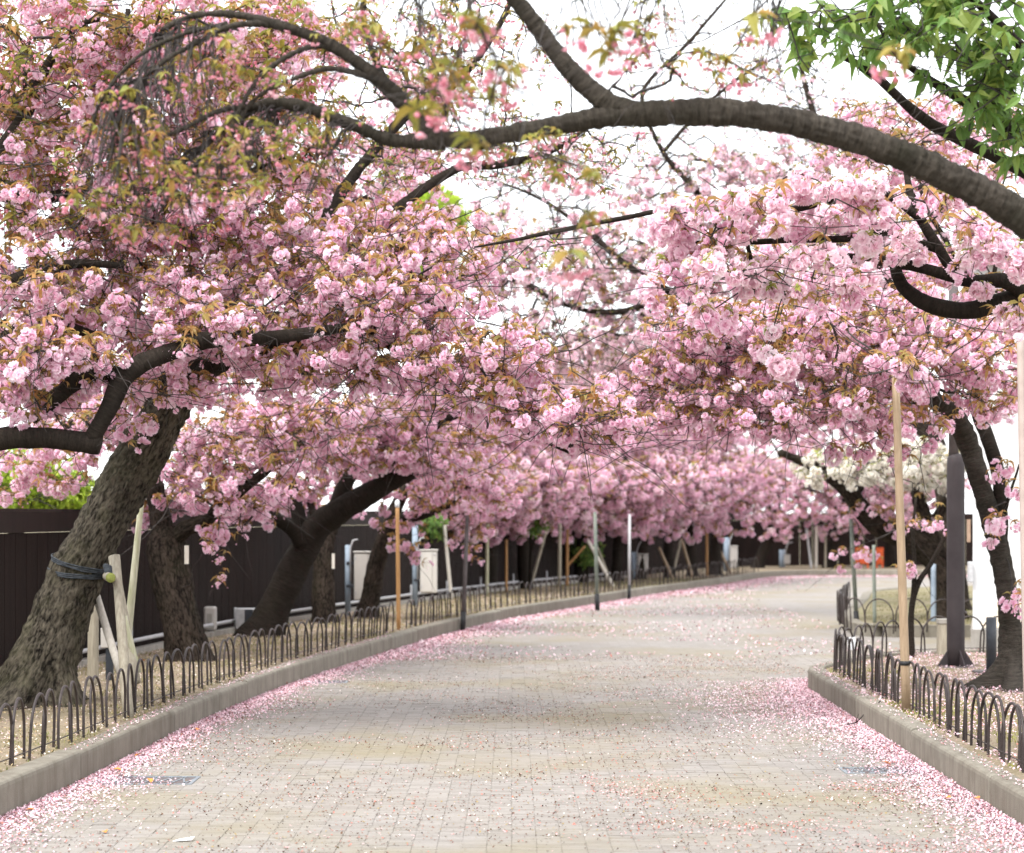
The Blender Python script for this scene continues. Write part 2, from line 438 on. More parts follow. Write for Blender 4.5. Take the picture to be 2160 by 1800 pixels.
def limb_mesh(name, path, material, sides=16, step=0.06, rough=0.08, wob=0.0, seed=0, flare=None, rings=0.0):
    p = catmull(path, step)
    if wob:
        n = np.stack([fbm(p[:, :3] * 1.7, seed + k, 3) - 0.5 for k in range(3)], -1)
        e = np.minimum(np.arange(len(p)), np.arange(len(p))[::-1]) / max(1, len(p) - 1)
        p[:, :3] += n * wob * np.minimum(1, e * 6)[:, None]
    def disp(t, w):
        r = np.sqrt(t[..., 0] ** 2 + t[..., 1] ** 2)
        d = (fbm(w * 4.0, seed, 3) - 0.5) * r * 0.35
        rid = np.abs(vnoise(t * np.array((38, 38, 14)), seed + 9) - 0.5) * 2
        d += (rid - 0.5) * rough * np.minimum(r, 0.12)
        d += (vnoise(t * np.array((80, 80, 40)), seed + 5) - 0.5) * rough * 0.5 * np.minimum(r, 0.1)
        if rings: d += (vnoise(t * np.array((10, 10, 70)), seed + 3) + .6 * vnoise(t * np.array((45, 45, 130)), seed + 6) - .8) * rings
        if flare: d += flare(t, w)
        return d
    V, Fc, tco = sweep(p[:, :3], p[:, 3], sides, True, disp)
    return mesh_from(name, V, Fc, material, attrs={'tco': tco}), p

# ------------------------------------------------------------------ blossom, bud and leaf clusters (each pom-pom: petals, stalks, leaves)
class CB:
    def __init__(s): s.V = []; s.F = []; s.M = []; s.C = []
    def pt(s, p, c): s.V.append(tuple(p)); s.C.append((*c, 1)); return len(s.V) - 1
    def face(s, idx, m): s.F.append(tuple(idx)); s.M.append(m)
def frame(ax):
    ax = Vector(ax).normalized()
    u = ax.orthogonal().normalized(); return ax, u, ax.cross(u)
def add_flower(cb, c, ax, rad_, r, layers=((6, 84, 1.0), (7, 56, 0.9), (6, 26, 0.72)), m=0):
    ax, u, v = frame(ax); rv = r.random(); c = Vector(c)
    for n, tilt, ln in layers:
        off = r.random() * 6.28
        for k in range(n):
            a = off + k * 2 * math.pi / n + r.uniform(-.2, .2)
            ra = u * math.cos(a) + v * math.sin(a); sd = ax.cross(ra)
            t = rad(tilt + r.uniform(-18, 18)); L = rad_ * ln * r.uniform(.78, 1.18)
            dr = ax * math.cos(t) + ra * math.sin(t); up = ax * math.sin(t) - ra * math.cos(t)
            w = L * r.uniform(.40, .50)
            b = c + dr * L * .08
            q = [cb.pt(b, (0.0, rv, 0)), cb.pt(c + dr * L * .58 - sd * w + up * L * .10, (.65, rv, 0)), cb.pt(c + dr * L * .58 + sd * w + up * L * .10, (.65, rv, 0)),
                 cb.pt(c + dr * L + sd * w * .62 + up * L * r.uniform(.12, .38), (1, rv, 0)), cb.pt(c + dr * L * .90 + up * L * .22, (.9, rv, 0)),
                 cb.pt(c + dr * L - sd * w * .62 + up * L * r.uniform(.12, .38), (1, rv, 0))]
            cb.face((q[0], q[2], q[1]), m); cb.face((q[1], q[2], q[4]), m); cb.face((q[2], q[3], q[4]), m); cb.face((q[1], q[4], q[5]), m)
def add_bud(cb, c, ax, L, r, m=0):
    ax, u, v = frame(ax); c = Vector(c); rv = r.random()
    a = cb.pt(c, (0, rv, 0)); z = cb.pt(c + ax * L, (.5, rv, 0)); w = L * .33
    ring = [cb.pt(c + ax * L * .5 + (u * math.cos(k * 1.5708) + v * math.sin(k * 1.5708)) * w, (.25, rv, 0)) for k in range(4)]
    for k in range(4):
        cb.face((a, ring[(k + 1) % 4], ring[k]), m); cb.face((z, ring[k], ring[(k + 1) % 4]), m)
def add_leaf(cb, c, dr, L, r, m=1, droop=0.5, wd=0.22):
    c = Vector(c); dr = Vector(dr).normalized(); up = Vector((0, 0, 1)); sd = dr.cross(up)
    if sd.length < 1e-3: sd = Vector((1, 0, 0))
    sd.normalize(); nr = sd.cross(dr).normalized(); rv = r.random(); rows = []
    for t, w, fold in ((0.0, 0.02, 0), (.3, .85, .12), (.62, .9, .14), (1.0, .03, 0)):
        p = c + dr * (L * t) - Vector((0, 0, 1)) * (droop * L * t * t)
        rows.append((cb.pt(p - sd * (w * L * wd) + nr * (fold * L), (t, rv, 0)), cb.pt(p, (t, rv, 0)), cb.pt(p + sd * (w * L * wd) + nr * (fold * L), (t, rv, 0))))
    for a, b in zip(rows, rows[1:]):
        cb.face((a[0], a[1], b[1], b[0]), m); cb.face((a[1], a[2], b[2], b[1]), m)
def add_stalk(cb, a, b, r, m=2, w=0.0014):
    a, b = Vector(a), Vector(b); ax, u, v = frame(b - a); rv = r.random(); q = []
    for p in (a, b):
        q.append([cb.pt(p + (u * math.cos(k * 2.094) + v * math.sin(k * 2.094)) * w, (0, rv, 0)) for k in range(3)])
    for k in range(3): cb.face((q[0][k], q[0][(k + 1) % 3], q[1][(k + 1) % 3], q[1][k]), m)

def cluster_mesh(kind, seed):
    r = random.Random(seed * 77 + len(kind) * 1009); cb = CB()
    def ball(n, rb, fr, drop, low=-1.0, high=0.55, sq=0.8):
        g = r.random() * 6.28
        for k in range(n):
            zz = low + (high - low) * ((k + .5) / n); a = g + k * 2.39996; s_ = math.sqrt(max(0, 1 - zz * zz))
            d = Vector((s_ * math.cos(a), s_ * math.sin(a), zz * sq)); p = d * rb * r.uniform(.85, 1.12) + Vector((0, 0, -drop))
            add_stalk(cb, (0, 0, 0), p, r); add_flower(cb, p, d + Vector((0, 0, .15)), fr * r.uniform(.88, 1.12), r)
    def crown_leaves(n, L, droop, lift=.35, m=1, wd=.2):
        g = r.random() * 6.28
        for k in range(n):
            a = g + k * 6.2832 / n + r.uniform(-.35, .35)
            add_leaf(cb, (0, 0, .005), (math.cos(a), math.sin(a), lift + r.uniform(-.25, .3)), L * r.uniform(.7, 1.2), r, m, droop * r.uniform(.7, 1.4), wd)
    if kind == 'full':
        ball(r.choice((6, 7, 8)), .044, .033, .058)
        crown_leaves(r.choice((4, 5, 6)), .080, .8, .6, 1, .16)
        if r.random() < .6: p = (r.uniform(-.06, .06), r.uniform(-.06, .06), -.08); add_stalk(cb, (0, 0, -.01), p, r); add_bud(cb, p, (0, 0, -1), .024, r)
        mats = ['petal_pink', 'leaf_bronze', 'stem']
    elif kind == 'few':
        for k in range(r.choice((2, 3, 4))):
            a = r.random() * 6.28; q = r.uniform(.01, .05); p = Vector((q * math.cos(a), q * math.sin(a), -r.uniform(.03, .10)))
            add_stalk(cb, (0, 0, 0), p, r); add_flower(cb, p, Vector((p.x, p.y, r.uniform(-.05, .03))), r.uniform(.026, .036), r)
        for k in range(r.choice((1, 2, 3))):
            p = Vector((r.uniform(-.06, .06), r.uniform(-.06, .06), -r.uniform(.04, .10))); add_stalk(cb, (0, 0, 0), p, r); add_bud(cb, p, Vector((p.x, p.y, -.06)), .026, r)
        crown_leaves(r.choice((3, 4, 5)), .085, .8, .5, 1, .16)
        mats = ['petal_pink', 'leaf_bronze', 'stem']
    elif kind == 'pale':
        ball(r.choice((8, 9, 10)), .050, .038, .035, -1, .9, .85)
        crown_leaves(r.choice((4, 5)), .075, .5, .8)
        mats = ['petal_pale', 'leaf_lime', 'stem']
    elif kind == 'white':
        ball(r.choice((6, 7)), .045, .036, .03, -1, .8, .8); crown_leaves(4, .06, .4, .7)
        mats = ['petal_white', 'leaf_lime', 'stem']
    elif kind == 'bud':
        for k in range(r.choice((4, 5, 6))):
            a = r.random() * 6.28; q = r.uniform(.015, .05); p = Vector((q * math.cos(a), q * math.sin(a), -r.uniform(.04, .085)))
            add_stalk(cb, (0, 0, 0), p, r)
            if r.random() < .55: add_flower(cb, p, Vector((p.x, p.y, -.05)), .024, r, ((5, 55, 1.0), (5, 22, .85)))
            else: add_bud(cb, p, Vector((p.x, p.y, -.06)), .030, r)
        crown_leaves(r.choice((4, 5)), .085, .7, .35, 1, .2)
        mats = ['petal_bud', 'leaf_olive', 'stem']
    elif kind == 'sparse':
        for k in range(r.choice((2, 3))):
            a = r.random() * 6.28; p = Vector((.03 * math.cos(a), .03 * math.sin(a), -.05)); add_stalk(cb, (0, 0, 0), p, r)
            add_flower(cb, p, Vector((p.x, p.y, -.01)), .030, r, ((6, 65, 1.0), (5, 30, .8)))
        crown_leaves(3, .05, .4, .6)
        mats = ['petal_pale', 'leaf_lime', 'stem']
    elif kind == 'tuft':
        crown_leaves(r.choice((3, 4)), .045, .2, .9); add_bud(cb, (0, 0, .0), (.3, .2, 1), .03, r)
        mats = ['petal_bud', 'leaf_lime', 'stem']
    elif kind == 'young':
        crown_leaves(r.choice((7, 8, 9)), .080, .8, .5, 1, .17)
        mats = ['petal_pink', 'leaf_bronze', 'stem']
    elif kind == 'green':
        crown_leaves(r.choice((3, 4, 5)), .078, .9, -.1, 1, .29)
        mats = ['petal_pink', 'leaf_green', 'stem']
    elif kind == 'bright':
        for k in range(9):
            d = Vector((r.gauss(0, 1), r.gauss(0, 1), r.gauss(0, .7))).normalized()
            add_leaf(cb, d * .06 * r.random(), d, .10 * r.uniform(.7, 1.2), r, 1, .4, .3)
        mats = ['petal_pink', 'leaf_bright', 'stem']
    elif kind == 'shrub':
        for k in range(10):
            d = Vector((r.gauss(0, 1), r.gauss(0, 1), r.gauss(0, .7))).normalized()
            add_leaf(cb, d * .06 * r.random(), d, .10 * r.uniform(.7, 1.2), r, 1, .4, .26)
        mats = ['petal_pink', 'leaf_green', 'stem']
    return mesh_from('%s_cluster' % kind, cb.V, cb.F, [M[x] for x in mats], cb.M, {'pc': cb.C}, smooth=False)

TEMPLATES = {k: [cluster_mesh(k, i) for i in range(n)] for k, n in
             (('full', 7), ('few', 6), ('pale', 5), ('white', 4), ('bud', 6), ('sparse', 4), ('tuft', 4), ('young', 4), ('green', 4), ('bright', 3), ('shrub', 3))}
PART_NAME = {'few': 'blossom_cluster', 'full': 'blossom_cluster', 'pale': 'blossom_cluster', 'white': 'blossom_cluster', 'bud': 'bud_cluster', 'sparse': 'blossom_cluster',
             'tuft': 'leaf_tuft', 'young': 'young_leaf_cluster', 'green': 'leaf_cluster', 'bright': 'leaf_cluster', 'shrub': 'leaf_cluster'}
MASS_NAME = {'few': 'loose_blossoms', 'full': 'blossoms', 'pale': 'pale_blossoms', 'white': 'white_blossoms', 'bud': 'flower_buds', 'sparse': 'thin_blossoms', 'tuft': 'opening_leaves',
             'young': 'young_leaves', 'green': 'leaves', 'bright': 'leaves', 'shrub': 'leaves'}

def scatter_group(kind):
    ng = bpy.data.node_groups.new('scatter_' + kind, 'GeometryNodeTree')
    ng.interface.new_socket('Geometry', in_out='INPUT', socket_type='NodeSocketGeometry')
    ng.interface.new_socket('Geometry', in_out='OUTPUT', socket_type='NodeSocketGeometry')
    N, L = ng.nodes, ng.links
    gi, go = N.new('NodeGroupInput'), N.new('NodeGroupOutput')
    join = N.new('GeometryNodeJoinGeometry')
    for me in TEMPLATES[kind]:
        src = bpy.data.objects.new('cluster_source', me)
        oi = N.new('GeometryNodeObjectInfo'); oi.inputs['Object'].default_value = src
        g2 = N.new('GeometryNodeGeometryToInstance')
        L.new(oi.outputs['Geometry'], g2.inputs[0]); L.new(g2.outputs[0], join.inputs[0])
    iop = N.new('GeometryNodeInstanceOnPoints'); iop.inputs['Pick Instance'].default_value = True
    def na(nm, t):
        a = N.new('GeometryNodeInputNamedAttribute'); a.data_type = t; a.inputs['Name'].default_value = nm; return a.outputs['Attribute']
    L.new(gi.outputs[0], iop.inputs['Points']); L.new(join.outputs[0], iop.inputs['Instance'])
    L.new(na('idx', 'INT'), iop.inputs['Instance Index']); L.new(na('rot', 'FLOAT_VECTOR'), iop.inputs['Rotation']); L.new(na('scl', 'FLOAT_VECTOR'), iop.inputs['Scale'])
    L.new(iop.outputs[0], go.inputs[0])
    return ng
GROUPS = {}

def clusters(tree, kind, pos, scl, rot, n_parts):
    """the n_parts nearest clusters in view become parts, the others one mass"""
    pos = np.asarray(pos); n = len(pos)
    if n == 0: return
    T = TEMPLATES[kind]
    idx = rng.integers(0, len(T), n)
    u = pos[:, 0] / pos[:, 1] * F + 1080; v = HZ - (pos[:, 2] - CAM_H) / pos[:, 1] * F
    inside = (u > 0) & (u < 2160) & (v > 0) & (v < 1800)
    order = np.argsort(np.where(inside, pos[:, 1], 1e6))
    k = min(n_parts, int(inside.sum()))
    if n - k < 12: k = min(n, 300)
    for i in order[:k]:
        o = place(PART_NAME[kind], T[idx[i]], tree, pos[i])
        o.rotation_euler = tuple(float(x) for x in rot[i]); o.scale = (float(scl[i]),) * 3
    rest = order[k:]
    if len(rest):
        me = bpy.data.meshes.new(MASS_NAME[kind])
        base = np.array(tree.location)
        me.vertices.add(len(rest)); me.vertices.foreach_set('co', pos[rest].astype(np.float32).ravel())
        a = me.attributes.new('idx', 'INT', 'POINT'); a.data.foreach_set('value', idx[rest].astype(np.int32))
        a = me.attributes.new('rot', 'FLOAT_VECTOR', 'POINT'); a.data.foreach_set('vector', rot[rest].astype(np.float32).ravel())
        a = me.attributes.new('scl', 'FLOAT_VECTOR', 'POINT'); a.data.foreach_set('vector', np.repeat(scl[rest, None], 3, 1).astype(np.float32).ravel())
        o = place(MASS_NAME[kind], me, tree, None, 'stuff')
        if kind not in GROUPS: GROUPS[kind] = scatter_group(kind)
        md = o.modifiers.new('scatter', 'NODES'); md.node_group = GROUPS[kind]

# ------------------------------------------------------------------ growing twigs from limbs to points in the crown
def grow(paths, targets, droop=0.0, r_tip=0.0025, pw=0.44, rmax=0.022):
    nodes = np.vstack([p[2:, :3] for p in paths]); lim_r = np.concatenate([p[2:, 3] for p in paths])
    n0 = len(nodes); K = 5; nt_ = len(targets)
    N = np.zeros((n0 + nt_ * (K - 1), 3)); N[:n0] = nodes
    par = np.full(len(N), -1, int); cnt = n0
    d0 = np.array([((nodes - t) ** 2).sum(1).min() for t in targets])
    order = np.argsort(d0); tw = []
    for ti in order:
        t = targets[ti]
        dd = ((N[:cnt] - t) ** 2).sum(1); j = int(dd.argmin()); s = N[j]; L = math.sqrt(dd[j])
        if L < 0.02: continue
        c = s * .5 + t * .5 + np.array((rng.normal(0, .10) * L, rng.normal(0, .10) * L, (.10 + droop + rng.normal(0, .10)) * L))
        tt = np.linspace(0, 1, K)[:, None]
        pts = (1 - tt) ** 2 * s + 2 * tt * (1 - tt) * c + tt ** 2 * t
        pts[1:-1] += rng.normal(0, .025 * L, (K - 2, 3))
        ids = [j]
        for k in range(1, K):
            N[cnt] = pts[k]; par[cnt] = ids[-1]; ids.append(cnt); cnt += 1
        tw.append(ids)
    w = np.zeros(cnt); 
    for ids in tw: w[ids[-1]] += 1
    for i in range(cnt - 1, n0 - 1, -1):
        if par[i] >= 0: w[par[i]] += w[i]
    r = np.minimum(r_tip * np.maximum(w, 1) ** pw, rmax)
    if not tw: return None
    ids = np.array(tw)
    PT = N[ids]; RR = r[ids]; RR[:, 0] = RR[:, 1] * 1.1
    RR[:, -1] *= .8
    return PT, RR

def twig_mesh(name, PT, RR, sides=4):
    n, K, _ = PT.shape
    T = np.gradient(PT, axis=1); T /= np.linalg.norm(T, axis=2, keepdims=True) + 1e-9
    ref = np.where(np.abs(T[..., 2:3]) < .85, np.array((0, 0, 1.0)), np.array((1.0, 0, 0)))
    U = np.cross(T, ref); U /= np.linalg.norm(U, axis=2, keepdims=True) + 1e-9; W = np.cross(T, U)
    a = np.linspace(0, 2 * np.pi, sides, endpoint=False)
    V = PT[:, :, None, :] + (U[:, :, None, :] * np.cos(a)[None, None, :, None] + W[:, :, None, :] * np.sin(a)[None, None, :, None]) * RR[:, :, None, None]
    b = (np.arange(n) * K * sides)[:, None, None]; k = (np.arange(K - 1) * sides)[None, :, None]; s = np.arange(sides)[None, None]; s2 = (s + 1) % sides
    Fq = np.stack((b + k + s, b + k + s2, b + k + sides + s2, b + k + sides + s), -1).reshape(-1, 4)
    return mesh_from(name, V.reshape(-1, 3), Fq, M['twig'])

def blob_points(blobs):
    out = []
    for (px, py, d, rx, ry, rd, n) in blobs:
        c = P(px, py, d); s = np.array((rx / F * d, rd, ry / F * d))
        q = rng.normal(0, 1, (n, 3)); q /= np.linalg.norm(q, axis=1, keepdims=True)
        q *= (rng.random((n, 1)) ** (1 / 2.4))
        out.append(c + q * s)
    return np.vstack(out)

def tree(name, label, base, trunk, limbs, crowns, bark='bark', limb_bark=None, group=None, sides=20, step=0.05, n_parts=300, rough=.10,
         cat='tree', trunk_flare=None, twig_r=0.0025, droop=0.0, tilt=0.45, trunk_wob=0.0, shoots=.3, shoot_len=1.0):
    """crowns: list of (mix {kind: share}, blobs, clusters per twig, size)"""
    t = thing(name, label, cat, base, group)
    paths = []
    me, p = limb_mesh('trunk', px_path(trunk), M[bark], sides, step, rough, trunk_wob, R.randrange(999), trunk_flare, .010 if bark == 'bark_ring' else 0.0)
    place('trunk', me, t); paths.append(p)
    for L in limbs:
        me, p = limb_mesh('branch', px_path(L), M[limb_bark or bark], max(8, sides // 2), step * (.8 if limb_bark == 'bark_ring' else 1.4), rough, .05, R.randrange(999), None, .006 if limb_bark == 'bark_ring' else 0.0)
        place('branch', me, t); paths.append(p)
    lp = paths[1:] if paths[1:] else paths
    allT = [blob_points(c[1]) for c in crowns]
    if allT:
        tg = np.vstack(allT); own = np.concatenate([np.full(len(x), i) for i, x in enumerate(allT)])
        PT, RR = grow(lp if limbs else [paths[0][len(paths[0]) // 2:]], tg, droop, twig_r)
        PT2, RR2 = PT, RR
        ns = int(len(PT) * shoots)
        if ns:
            w = np.exp(-(PT[:, -1, 1] - PT[:, -1, 1].min()) * .8); pk = rng.choice(len(PT), ns, p=w / w.sum())
            s0 = PT[pk, rng.integers(1, 5, ns)]; L = rng.uniform(.25, .8, ns) * shoot_len
            a = rng.uniform(0, 6.283, ns); dv = np.stack((np.cos(a), np.sin(a) * .6 - .25, rng.uniform(-1.1, .35, ns)), -1); dv /= np.linalg.norm(dv, axis=1, keepdims=True)
            cu = np.stack((rng.normal(0, .5, ns), rng.normal(0, .3, ns), rng.uniform(-.5, .9, ns)), -1)
            tt = np.linspace(0, 1, 5)[None, :, None]
            SP_ = s0[:, None] + dv[:, None] * L[:, None, None] * tt + cu[:, None] * L[:, None, None] * tt ** 2 * .8 + rng.normal(0, .05, (ns, 5, 3)) * L[:, None, None] * (tt > 0)
            PT2 = np.vstack((PT, SP_)); RR2 = np.vstack((RR, np.linspace(1, .45, 5)[None] * (twig_r * rng.uniform(1.1, 2.2, ns))[:, None]))
        place('twigs', twig_mesh('twigs', PT2, RR2), t, None, 'stuff')
        # which crown each twig tip belongs to
        tips = PT[:, -1]
        key = {tuple(np.round(x, 5)): o for x, o in zip(tg, own)}
        o_of = np.array([key.get(tuple(np.round(x, 5)), 0) for x in tips])
        acc = {}
        for ci, (mix, _, per, size) in enumerate(crowns):
            sel = PT[o_of == ci]
            if not len(sel): continue
            pos = [sel[:, -1]]
            e = per - 1
            for q in (3, 2, 1):
                m_ = rng.random(len(sel)) < max(0, min(1, e)); e -= 1
                pos.append(sel[m_, q] + rng.normal(0, .035, (int(m_.sum()), 3)))
            pos = np.vstack(pos)
            kinds = list(mix); pr = np.array([mix[k] for k in kinds], float); pr /= pr.sum()
            ch = rng.choice(len(kinds), len(pos), p=pr)
            for ki, k in enumerate(kinds):
                s = ch == ki
                a = acc.setdefault(k, [[], []]); a[0].append(pos[s]); a[1].append(size * rng.uniform(.62, 1.28, int(s.sum())))
        tot = sum(sum(len(x) for x in v[0]) for v in acc.values())
        for k, (a, b) in acc.items():
            pos = np.vstack(a); sc = np.concatenate(b)
            rot = np.stack((rng.normal(0, tilt, len(pos)), rng.normal(0, tilt, len(pos)), rng.uniform(0, 6.28, len(pos))), -1)
            clusters(t, k, pos, sc, rot, n_parts)
    return t

# ================================================================== SETTING: ground, paths, beds, kerbs
def grid_sheet(name, xs, ys, zf, material, kind='structure'):
    X, Y = np.meshgrid(xs, ys); Z = zf(X, Y)
    V = np.stack((X, Y, Z), -1).reshape(-1, 3); nx, ny = len(xs), len(ys)
    i = (np.arange(ny - 1)[:, None] * nx + np.arange(nx - 1)[None]).reshape(-1)
    o = place(name, mesh_from(name, V, np.stack((i, i + 1, i + nx + 1, i + nx), -1), material), None, None, kind)
    return o
grid_sheet('ground', np.linspace(-600, 600, 25), np.linspace(-200, 1500, 25), lambda x, y: x * 0 - 0.03, M['ground'])

KL = np.array([(-3.02, 2.0), (-2.93, 6), (-2.83, 9), (-2.70, 12.48), (-2.595, 14.18), (-2.464, 17.35), (-2.36, 19.18), (-2.05, 22.7), (-1.34, 28.27), (-0.73, 32.4),
               (-0.08, 35.9), (0.62, 38.6), (2.75, 46.8), (4.45, 52.5), (5.75, 57.2), (6.6, 59.6), (7.6, 60.8), (9.0, 61.1), (14, 61.1), (30, 61.1)])
def smooth2(p, step):
    q = catmull(np.column_stack((p, np.zeros(len(p)), np.ones(len(p)))), step)[:, :2]
    return q
def offset(p, d):
    T = np.gradient(p, axis=0); T /= np.linalg.norm(T, axis=1, keepdims=True)
    return p + np.stack((-T[:, 1], T[:, 0]), -1) * d       # left of travel
def at_len(p, s):
    ln = np.concatenate(([0], np.cumsum(np.linalg.norm(np.diff(p, axis=0), axis=1))))
    return np.stack((np.interp(s, ln, p[:, 0]), np.interp(s, ln, p[:, 1])), -1), ln[-1]
KLs = smooth2(KL, 0.3)
KR = np.array([(2.52, 2.0), (2.58, 7), (2.618, 12.12), (2.675, 17.35), (2.72, 21.3), (2.76, 22.1), (2.86, 22.55), (3.04, 22.98), (3.6, 24.2), (4.4, 24.9), (6.0, 25.2), (14, 25.4)])
KRs = smooth2(KR, 0.2)
K2 = np.array([(8.5, 47), (7.0, 45), (6.0, 40), (5.0, 34.5), (4.72, 32.0), (4.74, 31.25), (4.95, 31.0), (5.6, 31.0), (8, 31.1), (16, 31.3)])
K2s = smooth2(K2, 0.2)

road = grid_sheet('road', np.linspace(-4.0, 30, 35), np.linspace(1.5, 64, 64), lambda x, y: x * 0 - 0.0028, M['road'])

# ---- paving bricks, each with its own edges; the largest ones in view are parts
bw, bh, gap = 0.12, 0.06, 0.004
gapx = 0.0014
kx = np.interp
brick_list = []
ys = np.arange(10.6, 27.0, bh)
for iy, y in enumerate(ys):
    xl = np.interp(y, KLs[:, 1], KLs[:, 0]) + .03
    xr = np.interp(y, KR[:5, 1], KR[:5, 0]) - .03 if y < 22.0 else 5.0
    x0 = math.ceil(xl / bw) * bw
    xs = np.arange(x0, xr - bw, bw)
    brick_list.append(np.column_stack((xs, np.full(len(xs), y))))
BR = np.vstack(brick_list)
GRATES = [(2.30, 14.8, .48, .34), (-2.20, 14.25, .60, .42), (-1.78, 22.6, .42, .34)]
for gx, gy, gw, gl in GRATES:
    BR = BR[~((BR[:, 0] + bw > gx - gw / 2) & (BR[:, 0] < gx + gw / 2) & (BR[:, 1] + bh > gy - gl / 2) & (BR[:, 1] < gy + gl / 2))]
nB = len(BR)
jit = rng.normal(0, .0012, (nB, 2)); zt = rng.normal(0.0015, .0009, nB); tl = rng.normal(0, .008, (nB, 2)); bc = rng.random(nB)
bc = np.clip(0.6 * bc + 0.4 * (fbm(np.column_stack((BR * np.array((2.0, 1.3)), np.zeros(nB))), 3, 3) - .35), 0, 1)
def brick_verts(i):
    x, y = BR[i] + jit[i]; w, h = bw - gapx, bh - gap
    c = 0.004
    o = np.array([(0, 0), (w, 0), (w, h), (0, h)]); oi = np.array([(c, c), (w - c, c), (w - c, h - c), (c, h - c)])
    zl = zt[i] + (o[:, 0] - w / 2) * tl[i][0] + (o[:, 1] - h / 2) * tl[i][1]
    low = np.column_stack((o, np.full(4, -.004))); mid = np.column_stack((o, zl - .0016)); top = np.column_stack((oi, zl))
    return np.vstack((low, mid, top)) + np.array((x, y, 0))
BF = [(0, 1, 5, 4), (1, 2, 6, 5), (2, 3, 7, 6), (3, 0, 4, 7), (4, 5, 9, 8), (5, 6, 10, 9), (6, 7, 11, 10), (7, 4, 8, 11), (8, 9, 10, 11)]
BFa = np.array(BF)
ub = (BR[:, 0] + bw / 2) / BR[:, 1] * F + 1080; vb = HZ + 1.6 / BR[:, 1] * F
vis = (ub > 10) & (ub < 2150) & (vb < 1798)
near = np.argsort(np.where(vis, BR[:, 1] + np.abs(BR[:, 0]) * .001, 1e6))[:300]
isn = np.zeros(nB, bool); isn[near] = True
for i in near:
    V = brick_verts(i); c0 = np.array((BR[i][0], BR[i][1], 0))
    me = mesh_from('brick', V - c0, BF, M['brick'], attrs={'pc': np.tile((bc[i], bc[i], bc[i], 1), (12, 1))}, smooth=False)
    place('brick', me, road, c0)
rest = np.where(~isn)[0]
VV = np.concatenate([brick_verts(i) for i in rest]); FF = (np.arange(len(rest))[:, None, None] * 12 + BFa[None]).reshape(-1, 4)
cc = np.repeat(bc[rest], 12)
place('paving_bricks', mesh_from('paving_bricks', VV, FF, M['brick'], attrs={'pc': np.column_stack((cc, cc, cc, np.ones(len(cc))))}, smooth=False), road, None, 'stuff')

# ---- planted beds
def bed_strip(name, inner, outer, material, nx=16, amp=.02):
    a = np.linspace(0, 1, nx)[None, :, None]
    Pt = inner[:, None, :] * (1 - a) + outer[:, None, :] * a
    n = Pt.shape[0]
    Z = BED + (fbm(np.concatenate((Pt * 1.6, np.zeros((n, nx, 1))), -1), 4, 4) - .5) * amp * 2
    Z[:, 0] = BED - .01
    V = np.concatenate((Pt, Z[..., None]), -1).reshape(-1, 3)
    i = (np.arange(n - 1)[:, None] * nx + np.arange(nx - 1)[None]).reshape(-1)
    return place(name, mesh_from(name, V, np.stack((i, i + nx, i + nx + 1, i + 1), -1), material), None, None, 'structure')
WLp = np.array([(-5.1, 2), (-4.85, 12), (-4.45, 20.6), (-4.04, 25.3), (-3.5, 30), (-2.4, 36), (-1.1, 42), (0.2, 47), (1.9, 52.2), (3.7, 58.5), (5.4, 64), (7.2, 66.4), (11, 66.8), (30, 66.8)])
WLs = smooth2(WLp, 0.35)
kin = offset(KLs, 0.158)
sL = np.linspace(0, 1, 240)
def resamp(p, s): 
    _, L = at_len(p, 0); return at_len(p, s * L)[0]
bed_strip('planted_bed', resamp(kin, sL), resamp(offset(WLs, 0.4), sL), M['soil'], 18)
krin = offset(KRs, -0.158)
far = np.array([(9.0, 2.0), (9.0, 24.0), (14.0, 24.0)]); far = np.vstack([np.linspace(far[i], far[i + 1], 30) for i in range(2)])
bed_strip('planted_bed', resamp(krin, sL), resamp(far, sL), M['soil'], 18)
k2in = offset(K2s, -0.158)
far2 = np.vstack((np.linspace((12, 50), (12, 36), 30), np.linspace((12, 36), (16, 36), 20)))
bed_strip('lawn_bed', resamp(k2in, np.linspace(0, 1, 120)), resamp(far2, np.linspace(0, 1, 120)), M['lawn'], 14)

# ---- kerbs: a row of cast stones each
def kerb(name, path, side, stone=2.4):
    prof = [(0, -.06), (0, .135), (.004, .153), (.014, .163), (.032, .167), (.135, .167), (.150, .160), (.156, .145), (.156, -.06)]
    _, L = at_len(path, 0)
    root = bpy.data.objects.new(name, None); COL.objects.link(root); root['kind'] = 'structure'
    root.location = (path[0][0], path[0][1], 0)
    k = int(L / stone)
    for i in range(k):
        s = np.linspace(i * L / k + .006, (i + 1) * L / k - .006, 9)
        c, _ = at_len(path, s)
        T = np.gradient(c, axis=0); T /= np.linalg.norm(T, axis=1, keepdims=True); Nn = np.stack((-T[:, 1], T[:, 0]), -1) * side
        wob = rng.normal(0, .006, 2)
        V = np.concatenate([np.column_stack((c + Nn * o, np.full(len(c), z + wob[0] * (z > .1)))) for o, z in prof]).reshape(len(prof), 9, 3).transpose(1, 0, 2).reshape(-1, 3)
        m = len(prof); Fc = []
        for a in range(8):
            for b in range(m):
                f = (a * m + b, a * m + (b + 1) % m, (a + 1) * m + (b + 1) % m, (a + 1) * m + b)
                Fc.append(f if side < 0 else f[::-1])
        Fc += [tuple(range(m)), tuple(range(8 * m, 9 * m))]
        place('kerb_stone', mesh_from('kerb_stone', V, Fc, M['kerb'], smooth=False), root)
    return root
kerb('kerb', KLs, 1, 3.0)
kerb('kerb', KRs, -1, 2.6)
kerb('kerb', K2s, -1, 2.6)

